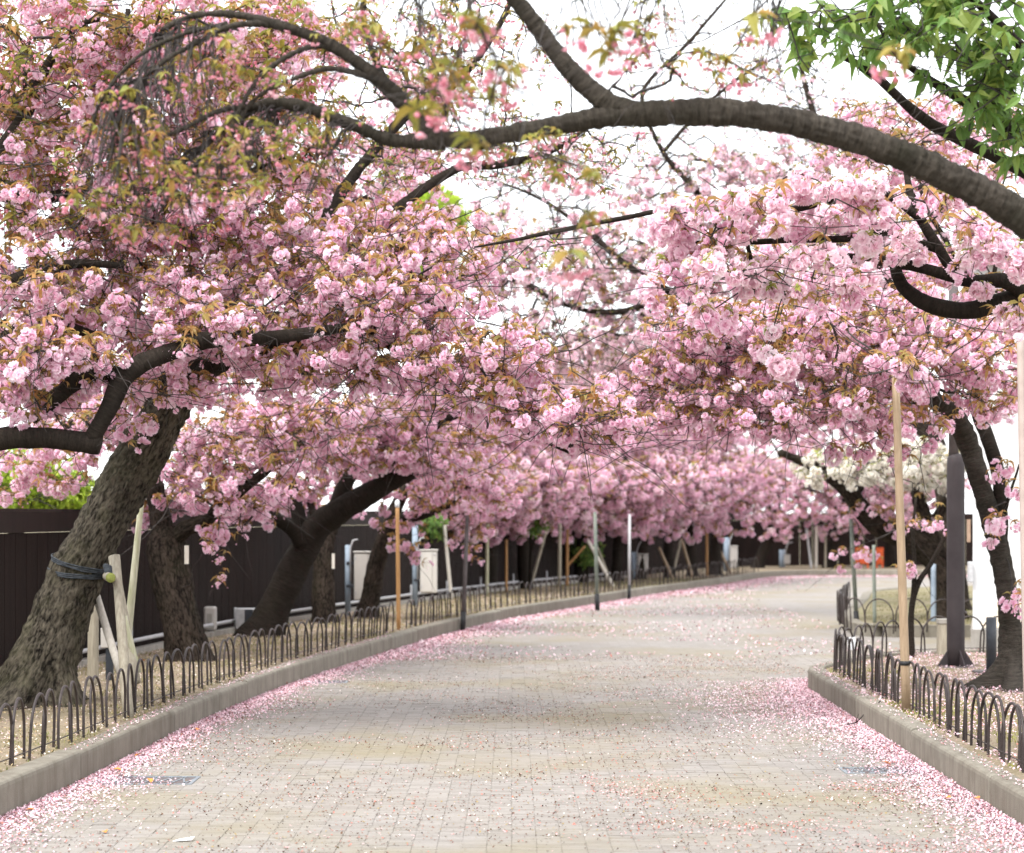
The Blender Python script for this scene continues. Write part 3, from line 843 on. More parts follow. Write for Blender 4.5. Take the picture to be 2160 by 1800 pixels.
# ---- fallen petals, dense in the gutters
def petal_mesh(name, xy, z, size, cols):
    n = len(xy)
    a = rng.uniform(0, 6.283, n); tx = rng.normal(0, .35, n); ty = rng.normal(0, .35, n); s = size * rng.uniform(.7, 1.25, n)
    dx = np.stack((np.cos(a), np.sin(a), tx), -1) * s[:, None]; dy = np.stack((-np.sin(a), np.cos(a), ty), -1) * s[:, None] * .75
    c = np.column_stack((xy, z + np.abs(tx) * s * .5 + np.abs(ty) * s * .4 + .003))
    V = np.stack((c - dx * .5, c + dy * .5 + dx * .12, c + dx * .5 + np.array((0, 0, .15)) * s[:, None], c - dy * .5 + dx * .12), 1).reshape(-1, 3)
    Fq = (np.arange(n)[:, None] * 4 + np.arange(4)[None])
    cc = np.repeat(np.column_stack((cols, np.ones(n))), 4, 0)
    o = place(name, mesh_from(name, V, Fq, M['petals'], attrs={'pc': cc}, smooth=False), None, None, 'stuff')
    return o
def pick_cols(n, palette, w):
    pal = np.array(palette); i = rng.choice(len(pal), n, p=np.array(w) / sum(w))
    return np.clip(pal[i] * rng.uniform(.85, 1.1, (n, 1)), 0, .95)
PINK = [(.64, .41, .47), (.68, .51, .56), (.58, .30, .35), (.36, .16, .13), (.70, .60, .61)]
xs_, zs_, cs_, ss_ = [], [], [], []
def petals(xy, z, size, cols):
    xs_.append(xy); zs_.append(np.broadcast_to(z, (len(xy),))); cs_.append(cols); ss_.append(np.broadcast_to(size, (len(xy),)))
# left gutter
_, Lk = at_len(KLs, 0)
def along(path, s0, s1, n, dist, sign, keep=None):
    s = s0 + (s1 - s0) * rng.random(n); c, _ = at_len(path, s); c2, _ = at_len(path, s + .05); T = c2 - c; T /= np.linalg.norm(T, axis=1, keepdims=True)
    w = dist(n) * (.45 + 1.1 * fbm(np.column_stack((s * .7, s * 0, s * 0)), 21, 3))
    q = c + np.stack((T[:, 1], -T[:, 0]), -1) * (sign * (w + .01))[:, None]
    return q
q = along(KLs, 8.5, 24, 28000, lambda n: np.minimum(rng.exponential(.13, n), rng.uniform(.2, 1.2, n)), 1); petals(q, 0, .016, pick_cols(len(q), PINK, (6, 6, 2, 1, 1.5)))
q = along(KLs, 24, 46, 24000, lambda n: np.minimum(rng.exponential(.18, n), rng.uniform(.3, 1.6, n)), 1); petals(q, 0, .024, pick_cols(len(q), PINK, (5, 4, 3, 1, 2)))
q = along(KLs, 46, 66, 12000, lambda n: rng.exponential(.35, n), 1); petals(q, 0, .035, pick_cols(len(q), PINK, (5, 4, 3, 1, 2)))
# right gutter, wide drift by the end of the kerb
q = along(KRs, 7.5, 21.0, 29000, lambda n: np.minimum(rng.exponential(.14, n), rng.uniform(.3, 1.3, n)), -1); petals(q, 0, .016, pick_cols(len(q), PINK, (5, 7, 1.5, 1, 2)))
n = 9500; q = np.column_stack((2.75 - np.abs(rng.normal(0, .6, n)), rng.normal(19.6, 1.8, n)))
q = q[(q[:, 1] < 22.6) & (q[:, 0] < np.interp(q[:, 1], KR[:5, 1], KR[:5, 0]) - .01)]; petals(q, 0, .016, pick_cols(len(q), PINK, (4, 7, 1.5, .8, 2.5)))
# scattered over the paving: brown stalks, bits, white petals
DULL = [(.22, .12, .085), (.13, .075, .05), (.56, .36, .36), (.62, .54, .50), (.28, .21, .10), (.04, .03, .025), (.40, .15, .12)]
n = 46000; yy = 10.6 + 16 * rng.random(n) ** 1.0; xx = rng.uniform(-2.8, 3.0, n)
q = np.column_stack((xx, yy)); f = fbm(np.column_stack((q * .9, q[:, :1] * 0)), 8, 3)
ok = (rng.random(n) < np.clip((f - .32) * 3.2, .12, 1)) & (xx > np.interp(yy, KLs[:, 1], KLs[:, 0]) + .02) & ((xx < np.interp(yy, KR[:5, 1], KR[:5, 0]) - .02) | (yy > 22.4))
q = q[ok]; petals(q, 0, .0135, pick_cols(len(q), DULL, (6, 5, 2, 1.6, 3, 1.6, 3)))
n = 8000; yy = rng.uniform(10.6, 14.5, n); xx = rng.uniform(.4, 2.6, n); q = np.column_stack((xx, yy)); f = fbm(np.column_stack((q * 1.4, q[:, :1] * 0)), 18, 3)
q = q[(rng.random(n) < np.clip((f - .42) * 4 + (xx - 1.6) * .25, 0, 1)) & (xx < np.interp(yy, KR[:5, 1], KR[:5, 0]) - .02)]; petals(q, 0, .013, pick_cols(len(q), [(.36, .12, .09), (.56, .27, .27), (.62, .42, .42), (.22, .10, .07)], (3, 4, 4, 1)))
n = 7000; yy = rng.uniform(26, 50, n); xx = rng.uniform(-1, 5, n); q = np.column_stack((xx, yy)); f = fbm(np.column_stack((q * .5, q[:, :1] * 0)), 31, 3)
q = q[(f > .50) & (xx > np.interp(yy, KLs[:, 1], KLs[:, 0]) + .05) & (xx < 4.6)]; petals(q, 0, .03, pick_cols(len(q), PINK, (4, 4, 3, 3, 2)))
petal_mesh('fallen_petals', np.vstack(xs_), np.concatenate(zs_), np.concatenate(ss_), np.vstack(cs_))
xs_, zs_, cs_, ss_ = [], [], [], []
# on the beds
n = 36000; q = np.column_stack((rng.uniform(2.8, 5.6, n), rng.uniform(9, 24.5, n))); f = fbm(np.column_stack((q * 1.0, q[:, :1] * 0)), 5, 3)
q = q[(rng.random(n) < np.clip((f - .25) * 2.5 + (q[:, 1] - 15) * .05, .15, 1)) & ((q[:, 1] < 22) | (q[:, 0] > 3.2 + (q[:, 1] - 22.6) * .5))]
petals(q, BED + .004 + rng.random(len(q)) * .012, .018, pick_cols(len(q), PINK, (4, 6, 2, 1.5, 4)))
s = rng.uniform(8, 45, 22000); c, _ = at_len(KLs, s); c2, _ = at_len(KLs, s + .05); T = c2 - c; T /= np.linalg.norm(T, axis=1, keepdims=True)
q = c + np.stack((-T[:, 1], T[:, 0]), -1) * rng.uniform(.17, 2.0, len(s))[:, None]
petals(q, BED + .004 + rng.random(len(q)) * .012, .017, pick_cols(len(q), [(.58, .42, .42), (.62, .56, .48), (.28, .20, .11), (.40, .31, .18)], (3, 3, 3, 3)))
for path, sg in ((KLs, 1), (KRs, -1)):
    s = rng.uniform(9, 26, 1500); c, _ = at_len(path, s); c2, _ = at_len(path, s + .05); T = c2 - c; T /= np.linalg.norm(T, axis=1, keepdims=True)
    q = c + np.stack((-T[:, 1], T[:, 0]), -1) * (rng.uniform(.03, .13, len(s)) * sg)[:, None]
    petals(q, .168, .014, pick_cols(len(q), PINK, (3, 4, 2, 2, 3)))
petal_mesh('fallen_petals', np.vstack(xs_), np.concatenate(zs_), np.concatenate(ss_), np.vstack(cs_))

# ---- short grass on the beds
def grass(name, q, hmax, palette, w):
    n = len(q); a = rng.uniform(0, 6.283, n); h = hmax * rng.uniform(.4, 1.1, n); z = BED - .004
    dx = np.column_stack((np.cos(a), np.sin(a), np.zeros(n))) * (.004 + .003 * rng.random(n))[:, None]
    b = np.column_stack((q, np.full(n, z))); tip = b + np.column_stack((rng.normal(0, .35, (n, 2)) * h[:, None], h))
    V = np.stack((b - dx, b + dx, tip), 1).reshape(-1, 3)
    cols = np.repeat(np.column_stack((pick_cols(n, palette, w), np.ones(n))), 3, 0)
    place(name, mesh_from(name, V, np.arange(n * 3).reshape(-1, 3), M['grass'], attrs={'pc': cols}, smooth=False), None, None, 'stuff')
s = rng.uniform(6, 52, 45000); c, _ = at_len(KLs, s); c2, _ = at_len(KLs, s + .05); T = c2 - c; T /= np.linalg.norm(T, axis=1, keepdims=True)
q = c + np.stack((-T[:, 1], T[:, 0]), -1) * rng.uniform(.17, 2.3, len(s))[:, None]
f = fbm(np.column_stack((q * 1.1, q[:, :1] * 0)), 14, 3); q = q[rng.random(len(q)) < np.clip((f - .38) * 4 + (s - 26) * .04, .04, 1)]
grass('grass', q, .035, [(.23, .21, .10), (.33, .28, .16), (.16, .17, .06)], (3, 3, 2))
q = np.column_stack((rng.uniform(2.85, 3.6, 9000), rng.uniform(9, 22, 9000))); f = fbm(np.column_stack((q * 1.5, q[:, :1] * 0)), 15, 3); q = q[f > .5]
grass('grass', q, .04, [(.26, .26, .09), (.34, .32, .14)], (3, 3))
q = np.column_stack((rng.uniform(4.9, 11, 14000), rng.uniform(31.2, 44, 14000))); q = q[q[:, 0] > 4.9 + np.clip(q[:, 1] - 33, 0, 20) * .17]
grass('grass', q, .035, [(.17, .16, .07), (.26, .23, .12), (.12, .13, .05)], (3, 2, 2))

# ================================================================== dark boundary wall of upright panels
def wall_run():
    root = thing('boundary_wall', 'long dark brown panelled metal wall behind the trees along the left bed', 'wall', (-4.5, 22, BED))
    _, L = at_len(WLs, 0); pw = .36; k = int(L / pw); TOP = 1.62
    s = np.arange(k) * pw
    a, _ = at_len(WLs, s); b, _ = at_len(WLs, s + pw - .012)
    for i in range(k):
        if a[i][1] < 8: continue
        u = b[i] - a[i]; l = np.linalg.norm(u); u /= l; nn = np.array((u[1], -u[0]))
        mb = MB(); nr = 9 if a[i][1] < 34 else 4; dep = .012
        # ribbed front
        for r_ in range(nr):
            w = l / nr; x0, x1 = r_ * w, r_ * w + w * .62
            for (p0, p1, t) in ((x0, x1, dep), (x1, x0 + w, 0.0)):
                q0, q1 = a[i] + u * p0, a[i] + u * p1
                f0, f1 = q0 + nn * t, q1 + nn * t
                mb.add([(*f0, BED - .05), (*f1, BED - .05), (*f1, TOP - .19), (*f0, TOP - .19), (*q0, TOP - .19), (*q1, TOP - .19)], [(0, 1, 2, 3), (3, 2, 5, 4)])
                if t: mb.add([(*q0, BED - .05), (*f0, BED - .05), (*f0, TOP - .19), (*q0, TOP - .19), (*f1, BED - .05), (*q1, BED - .05), (*q1, TOP - .19), (*f1, TOP - .19)], [(0, 1, 2, 3), (4, 5, 6, 7)])
        bk = nn * -.03
        mb.add([(*(a[i] + bk), BED - .05), (*(b[i] + bk), BED - .05), (*(b[i] + bk), TOP - .19), (*(a[i] + bk), TOP - .19)], [(3, 2, 1, 0)])
        place('panel', mb.mesh('panel', M['wall']), root)
    # top band in lengths, with a thin cap
    n = int(L / 1.8)
    for i in range(n):
        q, _ = at_len(WLs, np.linspace(i * L / n + .003, (i + 1) * L / n - .003, 5))
        if q[0][1] < 8: continue
        f = offset(q, -.028); bq = offset(q, .03)
        mb = MB()
        for j in range(4):
            mb.add([(*f[j], TOP - .185), (*f[j + 1], TOP - .185), (*f[j + 1], TOP), (*f[j], TOP), (*bq[j], TOP - .185), (*bq[j + 1], TOP - .185), (*bq[j + 1], TOP), (*bq[j], TOP)],
                   [(0, 1, 2, 3), (5, 4, 7, 6), (3, 2, 6, 7), (1, 0, 4, 5)])
        place('top_band', mb.mesh('top_band', M['wall']), root)
    # the low comb of spikes that runs on top
    mb = MB()
    q, _ = at_len(WLs, np.arange(6, 45, .045))
    for x, y in q: mb.box((x - .006, y - .006, TOP), (x + .006, y + .006, TOP + .03))
    place('spike_strip', mb.mesh('spike_strip', M['wall']), root, None, 'stuff')
wall_run()
# low pipe rail and narrow footing in front of the wall
root = thing('pipe_rail', 'low grey pipe rail on short posts along the foot of the dark wall', 'rail', (-4.2, 22, BED))
rp = offset(WLs, -.22); _, L = at_len(rp, 0)
for i in range(18):
    q, _ = at_len(rp, np.linspace(8 + i * 2.4, 8 + (i + 1) * 2.4, 8)); z = BED + .14
    place('rail', MB().tube(np.column_stack((q, np.full(8, z))), .022, 8).mesh('rail', M['galv'], True), root)
    x, y = q[0]; place('post', MB().tube([(x, y, BED - .05), (x, y, BED + .30)], .016, 8).mesh('post', M['galv'], True), root)
fr = bpy.data.objects.new('wall_footing', None); COL.objects.link(fr); fr['kind'] = 'structure'
for i in range(26):
    q, _ = at_len(rp, np.linspace(6 + i * 1.8 + .005, 6 + (i + 1) * 1.8 - .005, 4)); a = offset(q, -.05); b = offset(q, .05)
    poly = [tuple(x) for x in a] + [tuple(x) for x in b[::-1]]
    place('footing_stone', MB().quad_prism(poly, BED - .06, BED + .06).mesh('footing_stone', M['concrete']), fr)

# ================================================================== hoop fences
def hoop_path(w, h):
    pts = [(-w / 2, -.06), (-w / 2, 0)]
    for a in np.linspace(0, math.pi, 13):
        pts.append((-w / 2 * math.cos(a), h * (.42 + .58 * math.sin(a)) if True else 0))
    pts += [(w / 2, 0), (w / 2, -.06)]
    return np.array(pts)
HP = hoop_path(.40, .375)
V, Fc, _ = sweep(np.column_stack((HP[:, 0], np.zeros(len(HP)), HP[:, 1])), np.full(len(HP), .0092), 7, True)
HOOP = mesh_from('hoop', V, Fc, M['iron'])
V, Fc, _ = sweep(np.column_stack((HP[:, 0], np.zeros(len(HP)), HP[:, 1])), np.full(len(HP), .009), 4, False)
HOOP_FAR = mesh_from('hoop', V, Fc, M['iron'])
def hoop_fence(label, path, s0, s1, pitch=.355, me=None, rails=True, zoff=0, sxy=1.0):
    c, L = at_len(path, np.arange(s0, s1, pitch)); c2, _ = at_len(path, np.arange(s0, s1, pitch) + .05)
    root = thing('hoop_fence', label, 'fence', (*c[0], BED), 'low iron hoop fences round the beds')
    for i, (a, b) in enumerate(zip(c, c2)):
        if i % 7 == 0: plean, pz, prot = R.gauss(0, .025), R.gauss(0, .008), R.gauss(0, .02)
        ang = math.atan2(b[1] - a[1], b[0] - a[0]); n = np.array((-math.sin(ang), math.cos(ang))) * (.008 if i % 2 else -.008)
        far_ = a[1] > 34
        o = place('hoop', (HOOP_FAR if far_ else HOOP), root, (a[0] + n[0] + R.gauss(0, .006), a[1] + n[1] + R.gauss(0, .008), BED - .012 + R.gauss(0, .005) + pz + zoff))
        o.rotation_euler = (plean + R.gauss(0, .02), R.gauss(0, .03), ang + prot + R.gauss(0, .04)); o.scale = (sxy * R.uniform(.95, 1.05), 1, R.uniform(.96, 1.03))
    if rails:
        ss = np.arange(s0 - .1, s1, .6); q, _ = at_len(path, ss)
        place('tie_rod', MB().tube(np.column_stack((q, np.full(len(q), BED + .045))), .004, 5).mesh('tie_rod', M['iron'], True), root)
    return root
fl = offset(KLs, .25); _, LL = at_len(fl, 0)
sg = np.linspace(0, LL, 4000); yy = at_len(fl, sg)[0][:, 1]
s_at = lambda y: float(np.interp(y, yy[:2800], sg[:2800]))
hoop_fence('brown iron hoop fence along the left kerb, nearest run, in front of the leaning trunk', fl, s_at(10.6), s_at(29.0))
hoop_fence('brown iron hoop fence beyond the gap by the brown pole, along the far left kerb', fl, s_at(30.2), s_at(60.0))
frp = offset(KRs, -.25); _, LR = at_len(frp, 0)
sg2 = np.linspace(0, LR, 3000); pr_ = at_len(frp, sg2)[0]
s_end = float(sg2[np.argmin(np.abs(pr_[:, 0] - 6.5) + (pr_[:, 1] < 23) * 99)])
s_nose = float(sg2[np.argmin(np.abs(pr_[:, 1] - 22.25) + (pr_[:, 0] > 3.2) * 99)])
hoop_fence('brown iron hoop fence along the right kerb from the near edge to its corner', frp, 7.0, s_nose, .30)
hoop_fence('wide round hoops closing the back edge of the right bed behind the grey post', frp, s_nose + .25, s_end, .37, sxy=1.02)
f2 = offset(K2s, -.22)
hoop_fence('thin hoops round the grass bed beyond the side path', f2, 10, 22, .42, rails=False, sxy=1.05)

# ================================================================== TREES
def flareA(t, w):
    z = w[..., 2] - BED; a = np.arctan2(t[..., 1], t[..., 0])
    return np.clip(.35 - z, 0, .4) ** 2 * (1.0 + .95 * np.sin(a * 5 + 1.0)) * 1.5
A = tree('cherry_tree', 'big leaning cherry tree with thick fissured grey trunk and bound strap, nearest on the left', (*P(75, 1492, 18.1)[:2], BED),
    [(46, 1530, 18.1, 215), (60, 1482, 18.1, 182), (82, 1420, 18.1, 150), (118, 1325, 18.15, 126), (167, 1204, 18.2, 116), (232, 1080, 18.25, 112), (274, 1000, 18.3, 108), (318, 925, 18.3, 100), (366, 850, 18.3, 82), (400, 795, 18.3, 58)],
    [[(360, 870, 18.3, 66), (330, 800, 18.4, 56), (285, 700, 18.6, 48), (255, 590, 18.8, 42), (240, 450, 19, 34), (250, 300, 19.2, 26), (262, 150, 19.3, 20), (270, 20, 19.4, 12)],
     [(385, 830, 18.3, 56), (450, 740, 18.5, 44), (530, 620, 18.7, 36), (620, 560, 18.8, 30), (720, 550, 18.9, 26), (810, 530, 19, 20), (905, 470, 19, 12)],
     [(395, 820, 18.3, 46), (480, 755, 18.3, 42), (600, 730, 18.1, 40), (700, 700, 18.0, 38), (800, 705, 17.8, 36), (905, 780, 17.6, 28), (1040, 865, 17.4, 20), (1120, 915, 17.3, 12), (1200, 955, 17.2, 6)],
     [(720, 550, 18.8, 20), (810, 542, 18.2, 18), (863, 582, 17.8, 16), (905, 612, 17.6, 14), (990, 738, 17.3, 9), (1040, 820, 17.2, 5)],
     [(600, 570, 18.8, 22), (657, 582, 18.2, 14), (730, 620, 17.8, 10), (800, 690, 17.4, 6)],
     [(720, 550, 18.9, 24), (850, 430, 19.2, 22), (960, 357, 19.5, 18), (1063, 346, 19.7, 16), (1166, 315, 20, 13), (1234, 274, 20, 8)],
     [(620, 560, 18.8, 28), (760, 350, 19.5, 24), (891, 212, 20, 20), (960, 178, 20.2, 18), (1050, 60, 20.4, 14), (1090, -30, 20.5, 10)]],
    [({'full': .62, 'few': .5, 'young': .3}, [(280, 650, 17.5, 250, 105, 1.0, 150), (560, 660, 17.4, 260, 115, 1.0, 190), (830, 640, 17.3, 220, 140, 1.0, 190), (1000, 760, 17.1, 190, 110, .9, 150), (1170, 850, 17, 170, 75, .8, 95),
       (1290, 900, 17, 90, 40, .5, 24), (700, 520, 17.9, 260, 100, 1.0, 150), (400, 520, 18.2, 300, 110, 1.1, 170), (930, 530, 17.8, 160, 95, .8, 80), (340, 800, 17.2, 110, 55, .5, 40), (255, 880, 17.3, 70, 36, .3, 8), (60, 800, 16.9, 110, 80, .6, 35),
       (700, 780, 17.3, 200, 60, .8, 70)], 1.9, .94),
     ({'sparse': .5, 'bud': .6, 'tuft': .7}, [(1000, 150, 20, 230, 180, 1.0, 170), (1080, 330, 20, 240, 80, .8, 100), (850, 100, 20, 140, 130, .8, 110), (720, 40, 20, 120, 100, .8, 60), (1250, 330, 20, 160, 80, .8, 60), (820, 330, 19.6, 130, 80, .8, 60), (660, 200, 20, 130, 130, .8, 70)], 1.5, .8)],
    'bark_old', 'bark_dark', None, 88, .022, 300, .22, trunk_flare=flareA)

B = tree('cherry_tree', 'dark limbed cherry tree reaching in from the left edge with a sawn branch stub', (-4.55, 16.2, BED),
    [(-345, 1545, 16.2, 180), (-330, 1480, 16.2, 140), (-310, 1300, 16.2, 120), (-280, 1100, 16.2, 112), (-250, 960, 16.2, 104), (-220, 880, 16.3, 90)],
    [[(-270, 1010, 16.2, 90), (-120, 945, 16.2, 58), (0, 927, 16.3, 50), (100, 922, 16.3, 46), (180, 933, 16.3, 44), (211, 940, 16.3, 42)],
     [(190, 934, 16.3, 36), (222, 872, 16.3, 40), (255, 800, 16.4, 44), (300, 765, 16.45, 42), (343, 747, 16.5, 40), (435, 716, 16.6, 38), (531, 713, 16.7, 34), (634, 706, 16.8, 28), (740, 690, 16.9, 16)],
     [(256, 795, 16.4, 42), (206, 785, 16.4, 40), (154, 806, 16.4, 36), (130, 833, 16.4, 32), (103, 862, 16.4, 24), (70, 890, 16.4, 12)],
     [(-240, 930, 16.3, 80), (-120, 780, 16.5, 60), (0, 705, 16.8, 50), (70, 674, 17, 38), (150, 690, 17, 24), (230, 720, 17, 12)],
     [(-230, 920, 16.3, 84), (-160, 620, 16.5, 60), (-60, 400, 16.8, 46), (40, 260, 17, 32), (106, 127, 17.2, 20), (165, 55, 17.3, 15), (230, 38, 17.4, 8)],
     [(-60, 400, 16.8, 36), (80, 420, 17, 28), (220, 400, 17.4, 22), (360, 420, 17.8, 18), (480, 380, 18, 14), (600, 330, 18.2, 8)],
     [(-160, 620, 16.5, 40), (0, 600, 16.6, 30), (140, 560, 16.8, 22), (260, 560, 17, 14)]],
    [({'full': .3, 'few': .25, 'bud': .55, 'young': .35}, [(110, 130, 17.4, 230, 170, 1.3, 200), (20, 250, 17.2, 110, 180, 1.0, 80), (330, 60, 17.8, 260, 110, 1.3, 150), (560, 90, 18.2, 170, 110, 1.2, 90), (350, 210, 17.8, 240, 170, 1.3, 210), (130, 400, 17.3, 220, 150, 1.2, 190), (400, 420, 17.6, 220, 120, 1.2, 170), (600, 330, 18.3, 150, 140, 1.1, 120), (560, 180, 18.4, 110, 110, 1, 55)], 1.9, 1.0),
     ({'full': .62, 'few': .5, 'young': .45}, [(90, 600, 16.7, 150, 90, .8, 75), (40, 740, 16.2, 120, 90, .6, 50), (150, 740, 16.2, 130, 60, .5, 40), (430, 690, 16.5, 140, 50, .4, 30), (50, 860, 16.2, 70, 40, .4, 10)], 1.9, 1.0)],
    'bark_dark', 'bark_dark', None, 28, .04, 300, .16)

C = tree('cherry_tree', 'forked cherry tree with flaking red brown trunk, second trunk from the left', (*P(398, 1392, 23.3)[:2], BED),
    [(402, 1415, 23.3, 130), (396, 1380, 23.3, 98), (382, 1310, 23.3, 84), (362, 1220, 23.35, 88), (354, 1150, 23.4, 84), (352, 1110, 23.4, 60)],
    [[(350, 1150, 23.4, 60), (338, 1090, 23.4, 46), (327, 1030, 23.4, 40), (318, 950, 23.5, 34), (300, 850, 23.8, 30), (280, 700, 24.2, 26), (300, 500, 24.6, 20), (330, 300, 25, 14), (350, 100, 25.2, 8)],
     [(358, 1150, 23.4, 44), (385, 1120, 23.3, 36), (430, 1098, 23.2, 32), (480, 1060, 23.1, 28), (525, 1022, 23, 22), (600, 960, 22.9, 16), (680, 900, 22.9, 10)],
     [(320, 960, 23.5, 28), (230, 900, 23.4, 22), (120, 900, 23.4, 18), (40, 940, 23.4, 12)],
     [(300, 850, 23.8, 26), (420, 700, 24, 22), (560, 560, 24.4, 18), (700, 450, 24.8, 14), (860, 380, 25, 9)]],
    [({'full': .62, 'few': .5, 'young': .2}, [(480, 1010, 22.8, 190, 80, .9, 90), (500, 920, 22.9, 260, 70, 1.0, 150), (80, 985, 23.0, 150, 75, .8, 60), (640, 870, 23, 180, 60, .9, 80), (200, 900, 23.2, 150, 60, .7, 60), (390, 1040, 24.2, 70, 45, .4, 34), (300, 1050, 23.8, 80, 50, .5, 26), (450, 1130, 22.9, 60, 40, .4, 8), (480, 1200, 23, 30, 60, .2, 3)], 2.1, 1.0),
     ({'full': .6, 'few': .4, 'sparse': .3, 'young': .3}, [(200, 300, 25, 330, 280, 1.4, 330), (480, 500, 24.8, 330, 220, 1.4, 300), (780, 430, 25, 200, 190, 1.1, 210), (520, 110, 25, 250, 150, 1.4, 160), (420, 800, 23.8, 170, 70, .8, 90), (620, 760, 24, 200, 80, .9, 90), (180, 800, 24, 170, 90, .9, 90), (860, 260, 25, 120, 120, 1, 50)], 1.9, 1.0)],
    'bark', 'bark', None, 44, .035, 300, .2)

D = tree('cherry_tree', 'dark cherry tree leaning right over the fence, trunk beside the small grey box', (*P(553, 1345, 28.1)[:2], BED),
    [(548, 1362, 28.1, 124), (560, 1325, 28.1, 88), (580, 1280, 28.1, 72), (605, 1230, 28.1, 66), (638, 1164, 28.1, 64), (668, 1115, 28.1, 60), (720, 1078, 28, 54), (790, 1035, 27.8, 46), (860, 1000, 27.6, 36), (960, 970, 27.4, 22)],
    [[(640, 1165, 28.1, 40), (630, 1090, 28.2, 32), (615, 1020, 28.3, 24), (600, 950, 28.5, 14)],
     [(638, 1150, 28, 34), (612, 1113, 27.9, 28), (552, 1082, 27.7, 22), (515, 1052, 27.6, 14)],
     [(790, 1035, 27.8, 36), (850, 950, 27.5, 28), (930, 890, 27.2, 20), (1010, 860, 27, 12)],
     [(700, 1090, 28, 40), (740, 1000, 28.2, 30), (780, 910, 28.2, 20), (800, 850, 28, 12)]],
    [({'full': .62, 'few': .5, 'young': .2}, [(640, 900, 27.4, 250, 55, 1.0, 150), (780, 940, 26.9, 200, 60, 1.0, 140), (560, 1050, 27, 90, 45, .6, 40), (880, 870, 27.2, 240, 65, 1.0, 170), (950, 960, 26.8, 150, 55, .8, 80), (480, 1090, 27, 60, 35, .4, 12)], 2.2, 1.0)],
    'bark_dark', 'bark_dark', None, 36, .04, 300, .16)

E = tree('cherry_tree', 'short stout cherry trunk standing just right of the dark leaning one', (*P(684, 1318, 31.5)[:2], BED),
    [(686, 1330, 31.5, 66), (684, 1290, 31.5, 52), (682, 1220, 31.5, 46), (684, 1170, 31.5, 42), (700, 1110, 31.6, 30), (740, 1040, 31.8, 18)],
    [[(684, 1180, 31.5, 28), (670, 1110, 31.6, 22), (650, 1040, 31.8, 12)], [(700, 1110, 31.6, 24), (800, 1020, 31.4, 18), (900, 950, 31.2, 10)]],
    [({'full': .62, 'few': .5, 'young': .2}, [(620, 1035, 31.8, 150, 45, 1.0, 90), (740, 960, 31.5, 220, 60, 1.1, 130), (900, 900, 31.2, 230, 60, 1.1, 150)], 2.2, 1.05)], 'bark', 'bark_dark', None, 20, .06, 200)
G1 = tree('cherry_tree', 'slim grey cherry trunk leaning right between the two cream cabinets', (*P(775, 1303, 33)[:2], BED),
    [(772, 1312, 33, 62), (778, 1280, 33, 46), (788, 1225, 33, 40), (802, 1165, 33, 36), (824, 1100, 33, 32), (852, 1040, 33, 24), (900, 985, 33, 14)],
    [[(824, 1100, 33, 22), (900, 1085, 32.6, 16), (960, 1062, 32.4, 10)], [(850, 1040, 33, 20), (880, 960, 33.4, 14), (930, 900, 33.6, 8)]],
    [({'full': .62, 'few': .5, 'young': .25}, [(920, 990, 32.6, 170, 60, 1.1, 130), (1000, 1050, 32.6, 120, 45, .8, 60), (830, 1080, 32.8, 60, 50, .6, 24), (880, 1150, 32.5, 60, 60, .4, 10), (1000, 1130, 32.8, 60, 60, .4, 14), (640, 1062, 34.5, 160, 36, .8, 70)], 2.1, 1.05)], 'bark', 'bark_dark', None, 20, .06, 200)
far_specs = [
  (963, 43, 40, 955, 1060, 'tall dark cherry trunk just right of the second cream cabinet'),
  (1107, 46, 27, 1100, 1060, 'dark cherry trunk behind the fence left of the leaning prop poles'),
  (1136, 49, 24, 1172, 1080, 'thin cherry trunk leaning right behind the crossed prop poles'),
  (1300, 51, 22, 1310, 1060, 'dark cherry trunk left of the small grey cabinet far along the bed'),
  (1412, 54, 22, 1405, 1060, 'dark cherry trunk beside the inverted V of props'),
  (1507, 57, 26, 1512, 1070, 'dark cherry trunk just left of the far white cabinet'),
  (1600, 63.6, 22, 1640, 1090, 'leaning cherry trunk at the far end where the path bends'),
  (1752, 64, 26, 1775, 1090, 'cherry trunk farthest off behind the path end beside the red slats'),
  (1880, 64.5, 22, 1870, 1080, 'cherry trunk far off to the right of the red slats'),
]
far_specs += [(1035, 44.5, 30, 1030, 1070, 'dark cherry trunk between the white upright prop and the brown pole'), (1222, 50, 24, 1232, 1070, 'dark cherry trunk right behind the middle gutter pole'), (1352, 52.6, 22, 1362, 1070, 'dark cherry trunk behind the small grey cabinet'), (1460, 55.5, 22, 1452, 1070, 'dark cherry trunk right of the inverted V of props')]
FARG = 'far cherry trees along the bend of the path'
